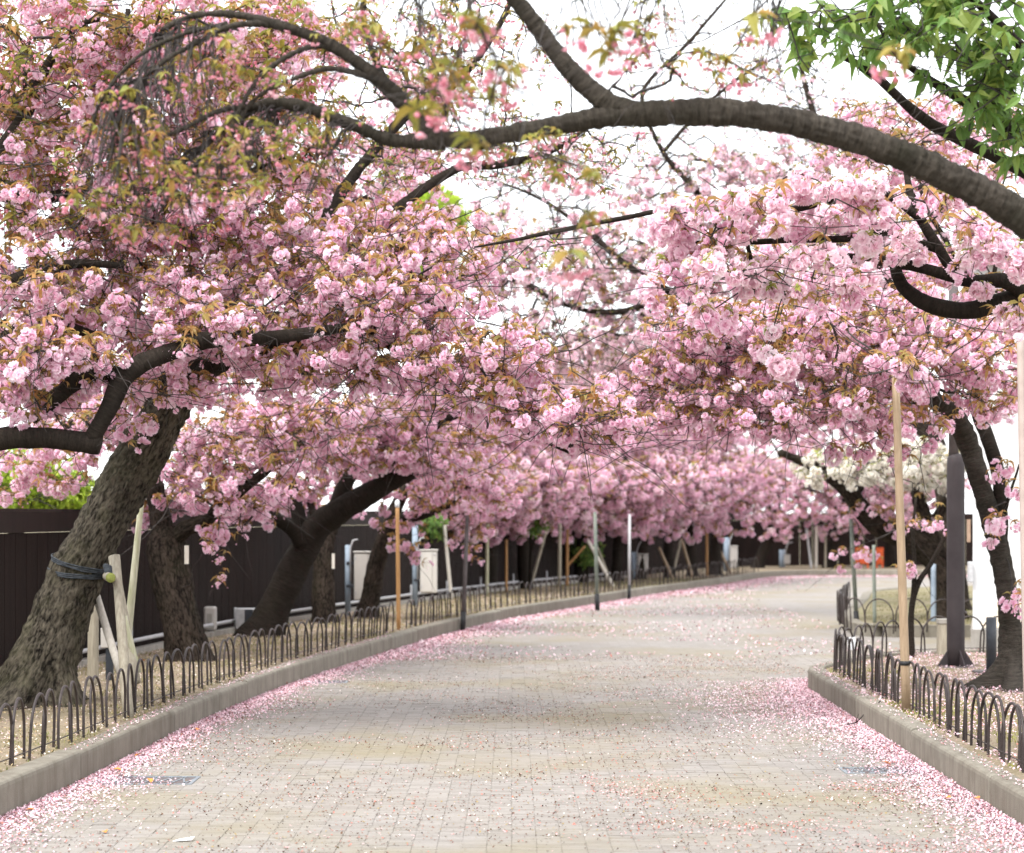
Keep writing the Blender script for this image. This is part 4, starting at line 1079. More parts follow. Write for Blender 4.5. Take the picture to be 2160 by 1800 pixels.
for i, (px, d, w, tx, ty, lab) in enumerate(far_specs):
    by = HZ + (CAM_H - BED) / d * F
    tree('cherry_tree', lab, (*P(px, by, d)[:2], BED),
        [(px - 1, by + 5, d, w * 1.7), (px, by - 12, d, w * 1.15), (px + (tx - px) * .4, by - (by - ty) * .45, d, w), (tx, ty, d, w * .75), (tx + R.uniform(-15, 15), ty - 60, d, w * .5)],
        [[(tx, ty, d, w * .6), (tx - 40, ty - 45, d - .4, w * .4), (tx - 95, ty - 75, d - .8, w * .2)], [(tx, ty, d, w * .6), (tx + 45, ty - 40, d - .4, w * .4), (tx + 100, ty - 70, d - .8, w * .2)],
         [(tx, ty - 30, d, w * .5), (tx + 10, ty - 110, d, w * .35), (tx - 20, ty - 170, d, w * .15)]],
        [({'full': 1, 'pale': .3, 'young': .16}, [(tx - 30, 985, d - .8, 130, 70, 1.8, 170), (tx + 70, 1010, d - 1, 120, 60, 1.6, 150), (tx + 10, 1070, d - 1.0, 110, 36, 1.4, 90), (tx, 1115, d - .6, 90, 26, 1.0, 22), (tx, 900, d, 140, 60, 2.0, 110), (tx, 800, d + .5, 140, 70, 2.0, 80)], 2.3, 1.1)],
        'bark_dark', 'bark_dark', FARG, 12, .15, 60, .1, twig_r=.0038)

R1 = tree('cherry_tree', 'slender dark cherry tree curving left over the right bed beside the bollard', (*P(2138, 1449, 19.7)[:2], BED),
    [(2142, 1470, 19.7, 150), (2140, 1440, 19.7, 86), (2138, 1400, 19.7, 60), (2132, 1330, 19.7, 52), (2122, 1240, 19.7, 46), (2105, 1150, 19.7, 46), (2085, 1080, 19.7, 44), (2062, 1000, 19.7, 42), (2040, 930, 19.7, 44), (2010, 870, 19.6, 44), (1972, 845, 19.5, 38), (1952, 800, 19.4, 32), (1900, 740, 19.2, 26), (1820, 690, 19, 22), (1720, 640, 18.8, 16), (1600, 600, 18.6, 8)],
    [[(2110, 1165, 19.7, 30), (2112, 1090, 19.72, 28), (2108, 1000, 19.75, 29), (2085, 920, 19.8, 30), (2060, 860, 19.9, 26), (2055, 790, 20, 22), (2080, 700, 20.2, 18), (2100, 560, 20.4, 10)],
     [(1965, 835, 19.45, 28), (1850, 830, 18.9, 20), (1740, 850, 18.6, 16), (1640, 870, 18.3, 8)],
     [(1950, 800, 19.4, 26), (1930, 700, 19.6, 20), (1880, 600, 19.8, 14), (1800, 500, 20, 8)],
     [(1820, 690, 19, 18), (1700, 700, 18.6, 14), (1580, 720, 18.4, 10), (1450, 760, 18.3, 6)],
     [(2080, 700, 20.2, 16), (2000, 520, 20.4, 12), (1920, 400, 20.5, 8)],
     [(2112, 1100, 19.7, 10), (2130, 1040, 19.5, 7), (2150, 980, 19.4, 4)]],
    [({'full': .62, 'few': .5, 'young': .3}, [(1490, 730, 18.4, 165, 110, .9, 140), (1690, 710, 18.4, 220, 125, 1.0, 200), (1900, 720, 18.6, 200, 120, 1.0, 180), (2085, 780, 18.9, 80, 130, .6, 60), (1560, 860, 18.3, 200, 62, .8, 110), (1770, 845, 18.4, 170, 58, .8, 80), (1400, 820, 18.4, 90, 85, .6, 55), (1930, 870, 18.6, 90, 60, .6, 22), (1880, 765, 16.9, 70, 45, .25, 12)], 2.0, .94),
     ({'full': .62, 'few': .5, 'young': .2}, [(1800, 960, 18.8, 60, 40, .4, 7), (1900, 940, 18.8, 60, 40, .4, 7), (2105, 1010, 19.2, 60, 90, .4, 9), (2120, 1110, 19.3, 36, 40, .3, 4), (2140, 1260, 19.3, 26, 40, .2, 4)], 1.3, 1.0),
     ({'full': .4, 'few': .6, 'sparse': .5, 'young': .25}, [(1990, 320, 20.6, 220, 130, 1.0, 190), (1800, 300, 21, 120, 100, 1.0, 60), (1750, 560, 19.6, 250, 120, 1.0, 140), (2050, 560, 20.2, 130, 120, .9, 90), (2085, 830, 20.3, 70, 60, .5, 22)], 1.8, 1.0)],
    'bark_ring', 'bark_dark', None, 32, .03, 300, .1, trunk_flare=flareA)

R2 = tree('cherry_tree', 'white blossomed cherry tree leaning left over the grass bed behind the grey post', (*P(2000, 1300, 33)[:2], BED),
    [(2004, 1318, 33, 96), (2000, 1280, 33, 70), (1992, 1230, 33, 62), (1975, 1180, 33, 60), (1935, 1148, 33, 56), (1893, 1128, 33, 50), (1846, 1105, 32.8, 44), (1808, 1062, 32.6, 38), (1783, 1028, 32.4, 34), (1714, 984, 32, 24), (1646, 955, 31.6, 14)],
    [[(1978, 1190, 33, 40), (1960, 1120, 33, 34), (1940, 1060, 33, 30), (1928, 1010, 33, 24), (1915, 960, 33, 14)], [(1960, 1120, 33, 26), (2000, 1050, 33.2, 20), (2030, 980, 33.4, 12)],
     [(1800, 1050, 32.6, 22), (1830, 1000, 32.6, 16), (1860, 960, 32.6, 10)]],
    [({'white': 1, 'sparse': .2, 'tuft': .3}, [(1770, 985, 32.0, 110, 45, .7, 110), (1900, 975, 32.4, 140, 55, .8, 140), (2020, 970, 33.3, 80, 50, .7, 45), (1960, 1010, 33, 90, 40, .6, 30)], 2.0, 1.0),
     ({'full': .8, 'young': .5}, [(1880, 1080, 32.6, 110, 60, .7, 26), (1820, 1170, 32.2, 80, 40, .6, 12)], 1.4, 1.0)], 'bark', 'bark', None, 24, .06, 200)

R3 = tree('cherry_tree', 'tall airy pale pink cherry tree with bare twigs against the white sky, centre background', (*P(2012, 1285, 36)[:2], BED),
    [(2014, 1300, 36, 84), (2012, 1250, 36, 60), (2006, 1150, 36, 54), (1990, 1000, 36, 50), (1940, 880, 36.2, 46), (1850, 780, 36.4, 42)],
    [[(1860, 790, 36.4, 40), (1700, 720, 36.4, 34), (1560, 680, 36.4, 28), (1420, 620, 36.2, 20), (1320, 560, 36, 14), (1240, 480, 36, 8)],
     [(1700, 720, 36.4, 24), (1560, 560, 36.4, 20), (1480, 420, 36.4, 15), (1400, 320, 36.4, 11), (1354, 199, 36.4, 9), (1440, 103, 36.4, 8), (1530, 0, 36.4, 6)],
     [(1420, 620, 36.2, 18), (1300, 660, 36, 14), (1180, 640, 35.8, 10), (1080, 580, 35.8, 6)],
     [(1850, 780, 36.4, 34), (1780, 560, 36.6, 26), (1740, 350, 36.8, 18), (1700, 180, 37, 12), (1660, 40, 37, 7)],
     [(1940, 880, 36.2, 30), (1960, 600, 36.6, 24), (1980, 400, 36.8, 16), (2000, 200, 37, 10)],
     [(1400, 320, 36.4, 9), (1480, 230, 36.4, 8), (1580, 150, 36.4, 6), (1640, 120, 36.4, 4)],
     [(1320, 560, 36, 12), (1200, 460, 35.9, 9), (1100, 400, 35.9, 6), (1020, 380, 35.9, 4)]],
    [({'sparse': .8, 'tuft': .8, 'pale': .4, 'young': .25}, [(1150, 570, 35.8, 230, 130, 1.6, 330), (1360, 540, 36, 210, 150, 1.6, 330), (1200, 730, 35.8, 210, 80, 1.4, 280), (1400, 730, 36, 190, 80, 1.4, 260), (1020, 540, 35.8, 120, 120, 1.0, 150)], 1.8, 1.1),
     ({'pale': .6, 'few': .3, 'sparse': .6, 'tuft': .4}, [(1500, 400, 36.4, 170, 90, 1.3, 130), (1620, 560, 36.2, 230, 170, 1.5, 260), (1850, 480, 36.6, 250, 220, 1.5, 300), (1650, 380, 36.6, 170, 110, 1.3, 120)], 1.9, 1.1),
     ({'tuft': 1, 'sparse': .5}, [(1480, 130, 36.5, 240, 140, 1.6, 190), (1640, 200, 36.8, 160, 130, 1.4, 130), (1280, 360, 36.4, 230, 90, 1.4, 260), (1100, 420, 36, 170, 80, 1.2, 110), (1560, 330, 36.5, 230, 110, 1.4, 240), (1720, 220, 36.8, 130, 110, 1.3, 120)], 1.5, .9)],
    'bark', 'bark', None, 20, .1, 300, twig_r=.0034)

SP = tree('cherry_sapling', 'thin forked cherry sapling beside the tan bamboo pole behind the right hoops', (*P(1922, 1386, 24)[:2], BED),
    [(1922, 1395, 24, 17), (1922, 1330, 24, 14), (1924, 1275, 24, 13), (1938, 1228, 24, 12), (1962, 1192, 24, 11), (1994, 1130, 24, 9), (2010, 1075, 24, 6)],
    [[(1925, 1272, 24, 11), (1929, 1190, 24, 9), (1926, 1120, 24, 7), (1932, 1050, 24, 5)]],
    [({'full': .62, 'few': .5, 'young': .6}, [(1925, 1130, 23.8, 40, 70, .3, 6), (1990, 1090, 24, 40, 40, .3, 5), (1920, 1210, 23.8, 30, 40, .2, 4)], 1.2, .9)], 'bark_dark', 'bark_dark', None, 10, .05, 60, .05, cat='sapling')

T_ = tree('cherry_tree', 'cherry tree with large pale pink pompoms and curved dark boughs entering from the right edge', (3.42, 14.2, BED),
    [(2285, 1610, 14.2, 170), (2282, 1540, 14.2, 130), (2278, 1400, 14.2, 108), (2268, 1000, 14.2, 94), (2250, 740, 14.2, 84), (2240, 640, 14.2, 60)],
    [[(2250, 720, 14.2, 60), (2190, 630, 14.2, 48), (2130, 630, 14.2, 42), (2090, 642, 14.2, 40), (2030, 655, 14.2, 38), (1960, 640, 14.2, 36), (1905, 602, 14.2, 30), (1886, 555, 14.2, 24)],
     [(2170, 620, 14.15, 42), (2120, 590, 14.1, 34), (2050, 590, 14.1, 28), (1960, 568, 14.1, 24), (1880, 553, 14.1, 22), (1800, 545, 14, 20), (1700, 538, 14, 12)],
     [(2060, 592, 14.1, 26), (2010, 570, 14.1, 24), (1985, 530, 14.1, 22), (1950, 470, 14.1, 20), (1925, 420, 14.1, 16), (1900, 300, 14.2, 10)],
     [(1985, 530, 14.1, 18), (1885, 490, 14.1, 17), (1790, 502, 14, 16), (1700, 505, 14, 14), (1600, 510, 13.9, 12), (1440, 512, 13.8, 7)],
     [(1950, 470, 14.1, 18), (1870, 410, 14.05, 19), (1800, 405, 14, 18), (1690, 440, 13.9, 16), (1560, 452, 13.9, 14), (1440, 440, 13.8, 12), (1320, 462, 13.8, 11), (1200, 485, 13.7, 10), (1100, 505, 13.7, 8), (1000, 522, 13.7, 4)],
     [(2240, 660, 14.2, 50), (2200, 500, 14.2, 30), (2120, 430, 14.1, 20), (2040, 380, 14, 12)],
     [(1560, 452, 13.9, 10), (1580, 540, 13.8, 9), (1590, 620, 13.7, 6)]],
    [({'pale': .7, 'full': .3, 'few': .3, 'young': .2}, [(1550, 470, 13.6, 130, 70, .45, 20), (1480, 600, 13.6, 110, 80, .45, 20), (1720, 420, 13.7, 150, 65, .5, 22), (1690, 580, 13.6, 170, 60, .5, 20), (1900, 460, 13.8, 160, 90, .5, 24), (2090, 500, 13.8, 80, 110, .5, 20), (2140, 660, 13.9, 30, 50, .3, 6), (1420, 460, 13.7, 80, 50, .4, 8), (1660, 750, 13.8, 60, 30, .3, 3)], 1.7, 1.0),
     ({'sparse': .6, 'tuft': .6}, [(1150, 540, 13.7, 130, 50, .4, 16)], 1.2, .8)],
    'bark_dark', 'bark_dark', None, 28, .035, 300, .1)

S_ = tree('cherry_tree', 'overhanging ringed bark bough arching across the top of the path, nearest tree', (3.18, 9.9, BED),
    [(2705, 1830, 9.9, 260), (2690, 1740, 9.9, 190), (2660, 1400, 9.9, 150), (2600, 1020, 9.9, 125), (2500, 770, 9.9, 108), (2350, 605, 9.8, 88), (2160, 460, 9.7, 76), (2000, 372, 9.6, 70), (1850, 308, 9.5, 66), (1700, 264, 9.45, 62), (1560, 240, 9.4, 60), (1440, 236, 9.4, 58), (1350, 241, 9.4, 56), (1270, 248, 9.4, 50), (1180, 264, 9.4, 44), (1080, 281, 9.4, 42), (980, 296, 9.4, 40), (905, 288, 9.4, 38)],
    [[(1345, 242, 9.4, 54), (1275, 212, 9.4, 50), (1205, 150, 9.4, 44), (1140, 70, 9.4, 40), (1080, -10, 9.4, 38), (1030, -90, 9.4, 40), (980, -220, 9.3, 28)],
     [(920, 290, 9.4, 38), (865, 235, 9.4, 36), (790, 165, 9.4, 32), (720, 112, 9.4, 28), (650, 75, 9.4, 24), (560, 45, 9.4, 20), (480, 30, 9.4, 16), (400, 35, 9.4, 12), (340, 65, 9.4, 9)],
     [(640, 72, 9.4, 18), (560, 52, 9.4, 15), (480, 56, 9.3, 13), (420, 85, 9.3, 12), (340, 130, 9.2, 10), (280, 190, 9.2, 8), (240, 270, 9.2, 5), (225, 340, 9.2, 3)],
     [(940, 298, 9.4, 38), (830, 290, 9.4, 29), (740, 257, 9.4, 26), (650, 230, 9.4, 26), (560, 224, 9.4, 24), (500, 250, 9.4, 20), (440, 300, 9.4, 16), (380, 350, 9.4, 13), (330, 398, 9.4, 9), (290, 395, 9.4, 5)],
     [(700, 98, 9.4, 16), (640, 100, 9.35, 13), (560, 150, 9.3, 11), (510, 215, 9.25, 9), (480, 300, 9.2, 7), (462, 400, 9.2, 4)],
     [(790, 165, 9.4, 16), (700, 150, 9.35, 13), (600, 180, 9.3, 10), (530, 225, 9.3, 8), (470, 330, 9.2, 6), (440, 430, 9.2, 3)],
     [(480, 50, 9.35, 12), (380, 75, 9.3, 10), (290, 120, 9.2, 9), (215, 215, 9.2, 7), (180, 330, 9.15, 5), (150, 420, 9.1, 3)],
     [(870, 240, 9.4, 24), (825, 190, 9.5, 19), (790, 110, 9.6, 16), (770, 40, 9.7, 14), (765, -40, 9.7, 12)],
     [(1060, -40, 9.4, 30), (1150, -130, 8.6, 22), (1260, -150, 7.6, 18), (1400, -160, 7.2, 14), (1600, -130, 7.0, 10)],
     [(560, 224, 9.4, 14), (470, 235, 9.3, 12), (400, 270, 9.2, 10), (330, 300, 9.2, 8), (250, 330, 9.1, 5)],
     [(1150, -130, 8.6, 16), (1060, -110, 7.6, 12), (960, -90, 7.0, 8)]],
    [({'bud': 1, 'young': .12}, [(250, 270, 9.15, 60, 110, .25, 14), (360, 330, 9.1, 110, 110, .3, 22), (500, 340, 9.1, 110, 90, .3, 18), (640, 300, 9.2, 90, 60, .3, 10), (250, 430, 9.1, 130, 90, .3, 14), (480, 150, 9.2, 150, 90, .4, 16), (700, 50, 9.4, 90, 60, .3, 12), (880, 80, 9.2, 120, 90, .4, 18), (980, 200, 9.2, 110, 70, .4, 16), (1160, 330, 9.2, 120, 60, .4, 12), (1380, 90, 9.2, 110, 60, .4, 12), (1560, 120, 9.2, 120, 50, .3, 10)], 1.9, .58),
     ({'bud': 1}, [(1015, 70, 7.0, 40, 24, .15, 3), (930, 150, 7.0, 30, 20, .15, 2), (1030, 160, 7.0, 40, 30, .15, 3), (1215, 55, 7.0, 25, 15, .15, 1), (1305, 85, 7.0, 40, 26, .15, 3), (1030, 300, 7.0, 40, 24, .15, 2), (1240, 365, 7.0, 30, 20, .15, 2), (1250, 460, 7.0, 30, 16, .15, 2), (1228, 545, 7.0, 40, 20, .15, 2), (1900, 110, 6.8, 40, 24, .15, 2), (1595, 20, 7.0, 30, 16, .15, 1), (900, 240, 7.2, 30, 20, .2, 2)], 1.3, .85),
     ({'tuft': 1}, [(1450, 170, 9.3, 180, 50, .4, 14), (800, 350, 9.3, 200, 60, .4, 16)], 1.1, .7)],
    'bark_ring', 'bark_ring', None, 56, .010, 300, .16, droop=-.05, twig_r=.0016)

def twig_bundle(tree_obj, starts, n, dpx, name='weeping_twigs'):
    """bare weeping shoots that hang from a bough"""
    PT = []; RR = []
    for _ in range(n):
        x, y, d = R.choice(starts); x += R.gauss(0, 18); y += R.gauss(0, 8)
        L = R.uniform(.5, 1.0) * dpx; ex = x + R.uniform(-110, 50); ey = y + L
        p0, p2 = P(x, y, d), P(ex, ey, d - R.uniform(0, .25)); c = P(x - R.uniform(10, 60), y - R.uniform(-10, 30), d - .05)
        tt = np.linspace(0, 1, 5)[:, None]
        PT.append((1 - tt) ** 2 * p0 + 2 * tt * (1 - tt) * c + tt ** 2 * p2 + rng.normal(0, .013, (5, 3)) * (tt > 0)); RR.append(np.linspace(R.uniform(.0042, .0065), .0020, 5))
    place(name, twig_mesh(name, np.array(PT), np.array(RR), 5), tree_obj, None, 'stuff')
twig_bundle(S_, [(350, 70, 9.4), (400, 50, 9.4), (300, 170, 9.2), (270, 200, 9.2), (330, 130, 9.2), (450, 60, 9.3)], 85, 290)
twig_bundle(S_, [(520, 240, 9.4), (470, 280, 9.4), (560, 224, 9.4), (420, 320, 9.4), (620, 226, 9.4), (740, 255, 9.4), (380, 350, 9.4)], 80, 170)
twig_bundle(S_, [(1010, -20, 9.4), (900, -30, 9.3), (1250, -40, 8.6), (1400, -60, 9), (1650, -30, 9)], 60, 200)

U_ = tree('leafy_tree', 'tree with hanging fresh green leaves in the top right corner', (3.45, 12.4, BED),
    [(2475, 1690, 12.4, 170), (2472, 1600, 12.4, 130), (2465, 1200, 12.4, 104), (2440, 760, 12.3, 86), (2390, 540, 12.1, 70), (2330, 440, 11.9, 60)],
    [[(2360, 480, 12, 60), (2250, 360, 11.9, 44), (2160, 298, 11.8, 35), (2074, 240, 11.8, 30), (2000, 195, 11.8, 22), (1900, 130, 11.7, 14), (1850, 50, 11.7, 8)],
     [(2380, 520, 12.1, 60), (2260, 420, 12, 42), (2160, 362, 12, 32), (2091, 330, 12, 28), (2000, 285, 12, 26), (1934, 240, 12, 24), (1827, 146, 12, 18), (1769, 118, 12, 10)],
     [(2300, 400, 11.9, 40), (2220, 200, 11.7, 30), (2120, 60, 11.5, 22), (2000, -40, 11.4, 16), (1860, -60, 11.4, 10)]],
    [({'green': 1}, [(1710, 50, 11.5, 110, 80, .4, 20), (1850, 60, 11.5, 140, 90, .45, 34), (2030, 80, 11.3, 130, 100, .5, 48), (2120, 190, 11.4, 60, 110, .4, 30), (2050, 200, 11.5, 90, 60, .4, 16), (2140, 310, 11.6, 30, 40, .3, 8), (1960, -60, 11.3, 200, 60, .5, 26)], 1.7, 1.0)],
    'bark_dark', 'bark_dark', None, 24, .05, 300, .1, tilt=.6)

# young green growth beyond the wall and between the trunks
def bush(name, label, cat, base, trunk, limbs, blobs, kind, size, group=None, parts=120):
    return tree(name, label, base, trunk, limbs, [({kind: 1}, blobs, 2.4, size)], 'bark_dark', 'bark_dark', group, 10, .12, parts, .05, cat=cat, tilt=1.0)
b = P(30, 1340, 28)
bush('green_tree', 'bright yellow green tree showing above the dark wall at the far left', 'tree', (b[0], 28, -.03), [(30, 1372, 28, 50), (30, 1250, 28, 40), (34, 1100, 28, 34), (40, 1020, 28, 24)],
     [[(34, 1100, 28, 24), (90, 1050, 28, 16), (140, 1030, 28, 8)], [(34, 1080, 28, 22), (-30, 1030, 28, 14), (-80, 1010, 28, 8)]],
     [(50, 1025, 28, 130, 60, 1.2, 420), (140, 1050, 28, 60, 40, .8, 150), (-60, 1000, 28, 120, 90, 1.2, 160)], 'bright', .8)
b = P(905, 1200, 72)
bush('green_tree', 'far yellow green treetop glimpsed between blossom and sky', 'tree', (b[0], 72, -.03), [(905, 1200, 72, 40), (905, 900, 72, 34), (905, 600, 72, 24), (908, 470, 72, 14)],
     [[(905, 600, 72, 16), (860, 520, 72, 10), (830, 470, 72, 5)], [(905, 560, 72, 16), (960, 500, 72, 10), (985, 450, 72, 5)]], [(910, 455, 72, 75, 55, 1.6, 200), (900, 560, 72, 90, 70, 1.6, 140)], 'bright', 2.4)
for px, py, d, lab in ((905, 1110, 40, 'green shrub beside the second cream cabinet under the blossom'), (1118, 1105, 45, 'green shrub between far cherry trunks left of the prop poles'), (1237, 1170, 50, 'dark green shrub behind the crossed prop poles')):
    by = HZ + (CAM_H - BED) / d * F
    bush('green_shrub', lab, 'shrub', (*P(px, by, d)[:2], BED), [(px, by + 3, d, 10), (px + 2, (by + py) / 2, d, 8), (px, py, d, 5)], [[(px, (by + py) / 2, d, 6), (px + 20, py, d, 4), (px + 28, py - 20, d, 2)]],
         [(px, py, d, 38, 26, .5, 34)], 'shrub', .9, 'green shrubs among the far trunks', 40)

# ================================================================== props, poles, cabinets
def pole(name, label, cat, top, bot, d, w, m, group=None, taper=.9, sides=10, d_top=None, bend=0.0):
    """top, bot: photo pixels; a round pole standing where bot is"""
    a, b = P(*bot, d), P(*top, d_top or d)
    a = a + (a - b) * (.05 / np.linalg.norm(a - b))
    r = w * .5 / F * d
    t = np.linspace(0, 1, 9)[:, None]; pts = a + (b - a) * t + np.array((1, 0, 0)) * (np.sin(t * np.pi) * bend)
    ob = place(name, MB().tube(pts - a, np.linspace(r, r * taper, 9), sides).mesh(name, m, True), None, a)
    return tag(ob, label, cat, group)
# support of the leaning tree
sup = thing('tree_prop', 'weathered wooden prop frame holding up the big leaning trunk', 'tree prop', (*P(271, 1508, 16.9)[:2], BED))
def sup_part(name, a, b, wa, wb, m, sides=10):
    pa, pb = P(*a), P(*b); place(name, MB().tube(np.linspace(pa, pb, 6), np.linspace(wa, wb, 6) * .5 / F * a[2], sides).mesh(name, m, True), sup)
sup_part('post', (272, 1530, 16.9), (244, 1172, 17.3), 25, 19, M['wood_grey'])
sup_part('post', (238, 1175, 18.0), (286, 1440, 17.5), 20, 22, M['wood_grey'])
sup_part('brace', (254, 1420, 18.0), (203, 1258, 18.4), 17, 18, M['wood_pale'], 8)
sup_part('pole', (262, 1412, 18.8), (299, 1050, 18.9), 19, 12, M['wood_green'])
sup_part('brace', (292, 1420, 17.6), (262, 1300, 17.6), 13, 13, M['wood_green'])
sup_part('crossbar', (233, 1219, 17.05), (222, 1214, 18.6), 20, 20, M['wood_grey'])
pe = P(233, 1219, 17.04); place('crossbar_end', MB().tube([pe + np.array((0, .012, 0)), pe], [.036, .035], 14).mesh('crossbar_end', M['wood_end'], True), sup)
# binding on the trunk: two turns of dark cloth rope
bd = thing('trunk_binding', 'dark blue rope bound twice round the leaning trunk and tied to its prop', 'rope', P(166, 1200, 18.2))
for (l, r_, dz) in (((112, 1174), (226, 1203), 0), ((105, 1200), (222, 1213), 0)):
    cl, cr = P(*l, 18.2), P(*r_, 18.2); c = (cl + cr) / 2; h = (cr - cl) / 2; n = np.linalg.norm(h)
    ang = np.linspace(0, 2 * np.pi, 29)
    pts = np.array([c + h * 1.03 * math.cos(a) + np.array((0, -1, -.12)) * n * 1.06 * math.sin(a) for a in ang])
    for k in range(3):
        place('rope_turn', MB().tube(pts + np.array((0, 0, k * .013 - .013)) + rng.normal(0, .002, pts.shape), .0065, 7).mesh('rope_turn', M['rope'], True), bd)
kn = P(228, 1208, 17.75)
place('knot', MB().tube([kn + np.array((-.03, .05, .05)), kn + np.array((0, .0, .03)), kn + np.array((.012, -.02, -.01)), kn + np.array((0, .02, -.06))], [.02, .034, .034, .018], 9).mesh('knot', M['rope'], True), bd)

pole('timber_post', 'grey weathered timber post standing behind the leaning trunk', 'post', (197, 1262), (196, 1448), 19.9, 25, M['wood_grey'])
def box_thing(name, label, cat, px0, py0, px1, py1, d, depth, m, bev=.01, group=None):
    a, b = P(px0, py1, d), P(px1, py0, d); c = np.array(((a[0] + b[0]) / 2, d, a[2])); w = (b[0] - a[0]) / 2; h = b[2] - a[2]
    root = thing(name, label, cat, c, group)
    place('body', MB().box((-w, 0, 0), (w, depth, h), bev).mesh('body', m), root, c)
    return root, c, w, h
# small ground lights / boxes by the wall
root, c, w, h = box_thing('spotlight_box', 'small white box on a dark post behind the wooden props', 'light', 212, 1325, 232, 1367, 20.6, .06, M['cabinet'], .006)
place('post', MB().box((-.02, .02, BED - .03 - c[2]), (.045, .06, 0)).mesh('post', M['bollard']), root, c + np.array((.02, 0, 0)))
root, c, w, h = box_thing('marker_box', 'small round topped white marker box on legs near the second trunk', 'marker', 429, 1280, 455, 1330, 28.0, .14, M['cabinet'], .02)
for sx in (-.05, .05): place('leg', MB().box((sx - .012, .05, BED - c[2] - .03), (sx + .012, .08, 0)).mesh('leg', M['wood_grey']), root, c)
place('label_plate', MB().box((-.03, -.004, h * .3), (.03, -.001, h * .7)).mesh('label_plate', M['concrete']), root, c)
root, c, w, h = box_thing('utility_box', 'low grey utility box with dark open front beside the dark leaning trunk', 'box', 497, 1284, 535, 1327, 28.9, .22, M['galv'], .008)
place('front_panel', MB().box((.0, -.006, .012), (w - .012, -.001, h - .012)).mesh('front_panel', M['bollard']), root, c)
CAB = 'cream equipment cabinets along the left bed'
def cabinet(label, x0, y0, x1, y1, d, pole_x, pole_top, pole_bot):
    root, c, w, h = box_thing('equipment_cabinet', label, 'cabinet', x0, y0, x1, y1, d, .16, M['cabinet'], .012, CAB)
    dr = place('door', MB().box((-w + .012, -.008, .02), (w * .42, -.0005, h - .02), .003).mesh('door', M['cabinet']), root, c)
    place('door_seam', MB().box((w * .42, -.003, .03), (w * .46, -.0005, h - .03)).mesh('door_seam', M['concrete']), root, c)
    for zz in (.12, .85): place('hinge', MB().box((-w + .014, -.014, h * zz), (-w + .03, -.0085, h * zz + .05)).mesh('hinge', M['galv']), dr, c)
    place('roof', MB().box((-w - .015, -.02, h), (w + .015, .18, h + .02), .006).mesh('roof', M['cabinet']), root, c)
    place('latch', MB().box((w * .55, -.012, h * .9), (w * .85, -.002, h * .92)).mesh('latch', M['galv']), root, c)
    r = 12 * .5 / F * d; a, b = P(pole_x, pole_bot, d), P(pole_x, pole_top, d)
    place('pole', MB().tube([a + np.array((0, .08, -.05)), b + np.array((0, .08, 0))], r, 12).mesh('pole', M['bluepole'], True), root)
    for f in (.3, .78):
        z = c[2] + h * f
        place('bracket', MB().box((min(a[0], c[0] - w) - .02, d + .03, z - .02), (c[0] - w + .03, d + .13, z + .02)).mesh('bracket', M['bollard']), root)
    place('cable', MB().tube([P(pole_x + 6, y0 + 60, d), P(pole_x + 6, y0 - 10, d), P(pole_x + 12, y0 - 26, d), P(pole_x + 22, y0 - 28, d)], .012, 7).mesh('cable', M['galv'], True), root)
cabinet('cream cabinet on a blue grey pole, nearer one beside the dark leaning trunk', 747, 1166, 787, 1267, 33.6, 733, 1150, 1297)
cabinet('cream cabinet on a taller blue grey pole right of the brown bamboo pole', 886, 1162, 922, 1251, 37, 875, 1100, 1277)
cabinet('small grey cream cabinet far along the bed under low blossom', 1346, 1170, 1367, 1205, 52.5, 1338, 1165, 1221)
cabinet('narrow white cabinet far along the bed near the path bend', 1540, 1153, 1556, 1199, 59.8, 1533, 1134, 1203)
cabinet('tiny white box on a pole at the farthest stretch of wall', 1654, 1172, 1667, 1190, 65, 1650, 1160, 1195)

BAM = 'poles propping the cherry branches'
pole('prop_pole', 'tan bamboo prop pole with black tape standing among the right hoops', 'pole', (1888, 760), (1912, 1497), 17.4, 20, M['bamboo'], BAM, .8, 14)
p0 = P(1909, 1399, 17.4); tp = place('tape_band', MB().tube([(0, 0, -.016), (0, 0, .016)], .037, 14).mesh('tape_band', M['black'], True), None, p0)
tag(tp, 'black tape wound round the tan bamboo pole and fence', 'tape')
pole('prop_pole', 'pale pink grey prop pole at the right edge of the frame', 'pole', (2151, 640), (2168, 1500), 16.6, 18, M['pole_pink'], BAM, .9, 12)
pole('prop_pole', 'brown bamboo pole with white cap in the gap of the left fence', 'pole', (838, 1062), (841, 1327), 29.7, 9, M['bamboo_brown'], BAM)
tag(place('pole_cap', MB().tube([(0, 0, -.05), (0, 0, .02), (.01, 0, .045)], [.028, .03, .012], 9).mesh('pole_cap', M['paper'], True), None, P(838, 1062, 29.7)), 'white cloth cap on top of the brown bamboo pole by the fence gap', 'cap')
KG = 'dark footed poles standing on the gutter'
def footed(label, top, bot, d, w, m):
    root = thing('gutter_pole', label, 'pole', (*P(*bot, d)[:2], 0), KG)
    a, b = P(*bot, d), P(*top, d); c = a + (b - a) * (.27 / (b[2] - a[2]))
    r = w * .5 / F * d
    place('pole', MB().tube([c, (c + b) / 2, b], [r, r, r * .9], 10).mesh('pole', m, True), root)
    place('foot', MB().tube([a, c + np.array((0, 0, .002))], [r * 1.25, r * 1.25], 10).mesh('foot', M['black'], True), root)
footed('dark steel pole with black foot in front of the left kerb, nearest', (986, 1085), (976, 1332), 32.4, 9, M['steel_dark'])
footed('grey pole with black foot at the left kerb, middle of the three', (1255, 1080), (1260, 1288), 39.3, 8, M['steel_green'])
footed('pale grey pole with black foot at the left kerb, farthest of the three', (1328, 1085), (1327, 1265), 44.3, 6, M['galv'])
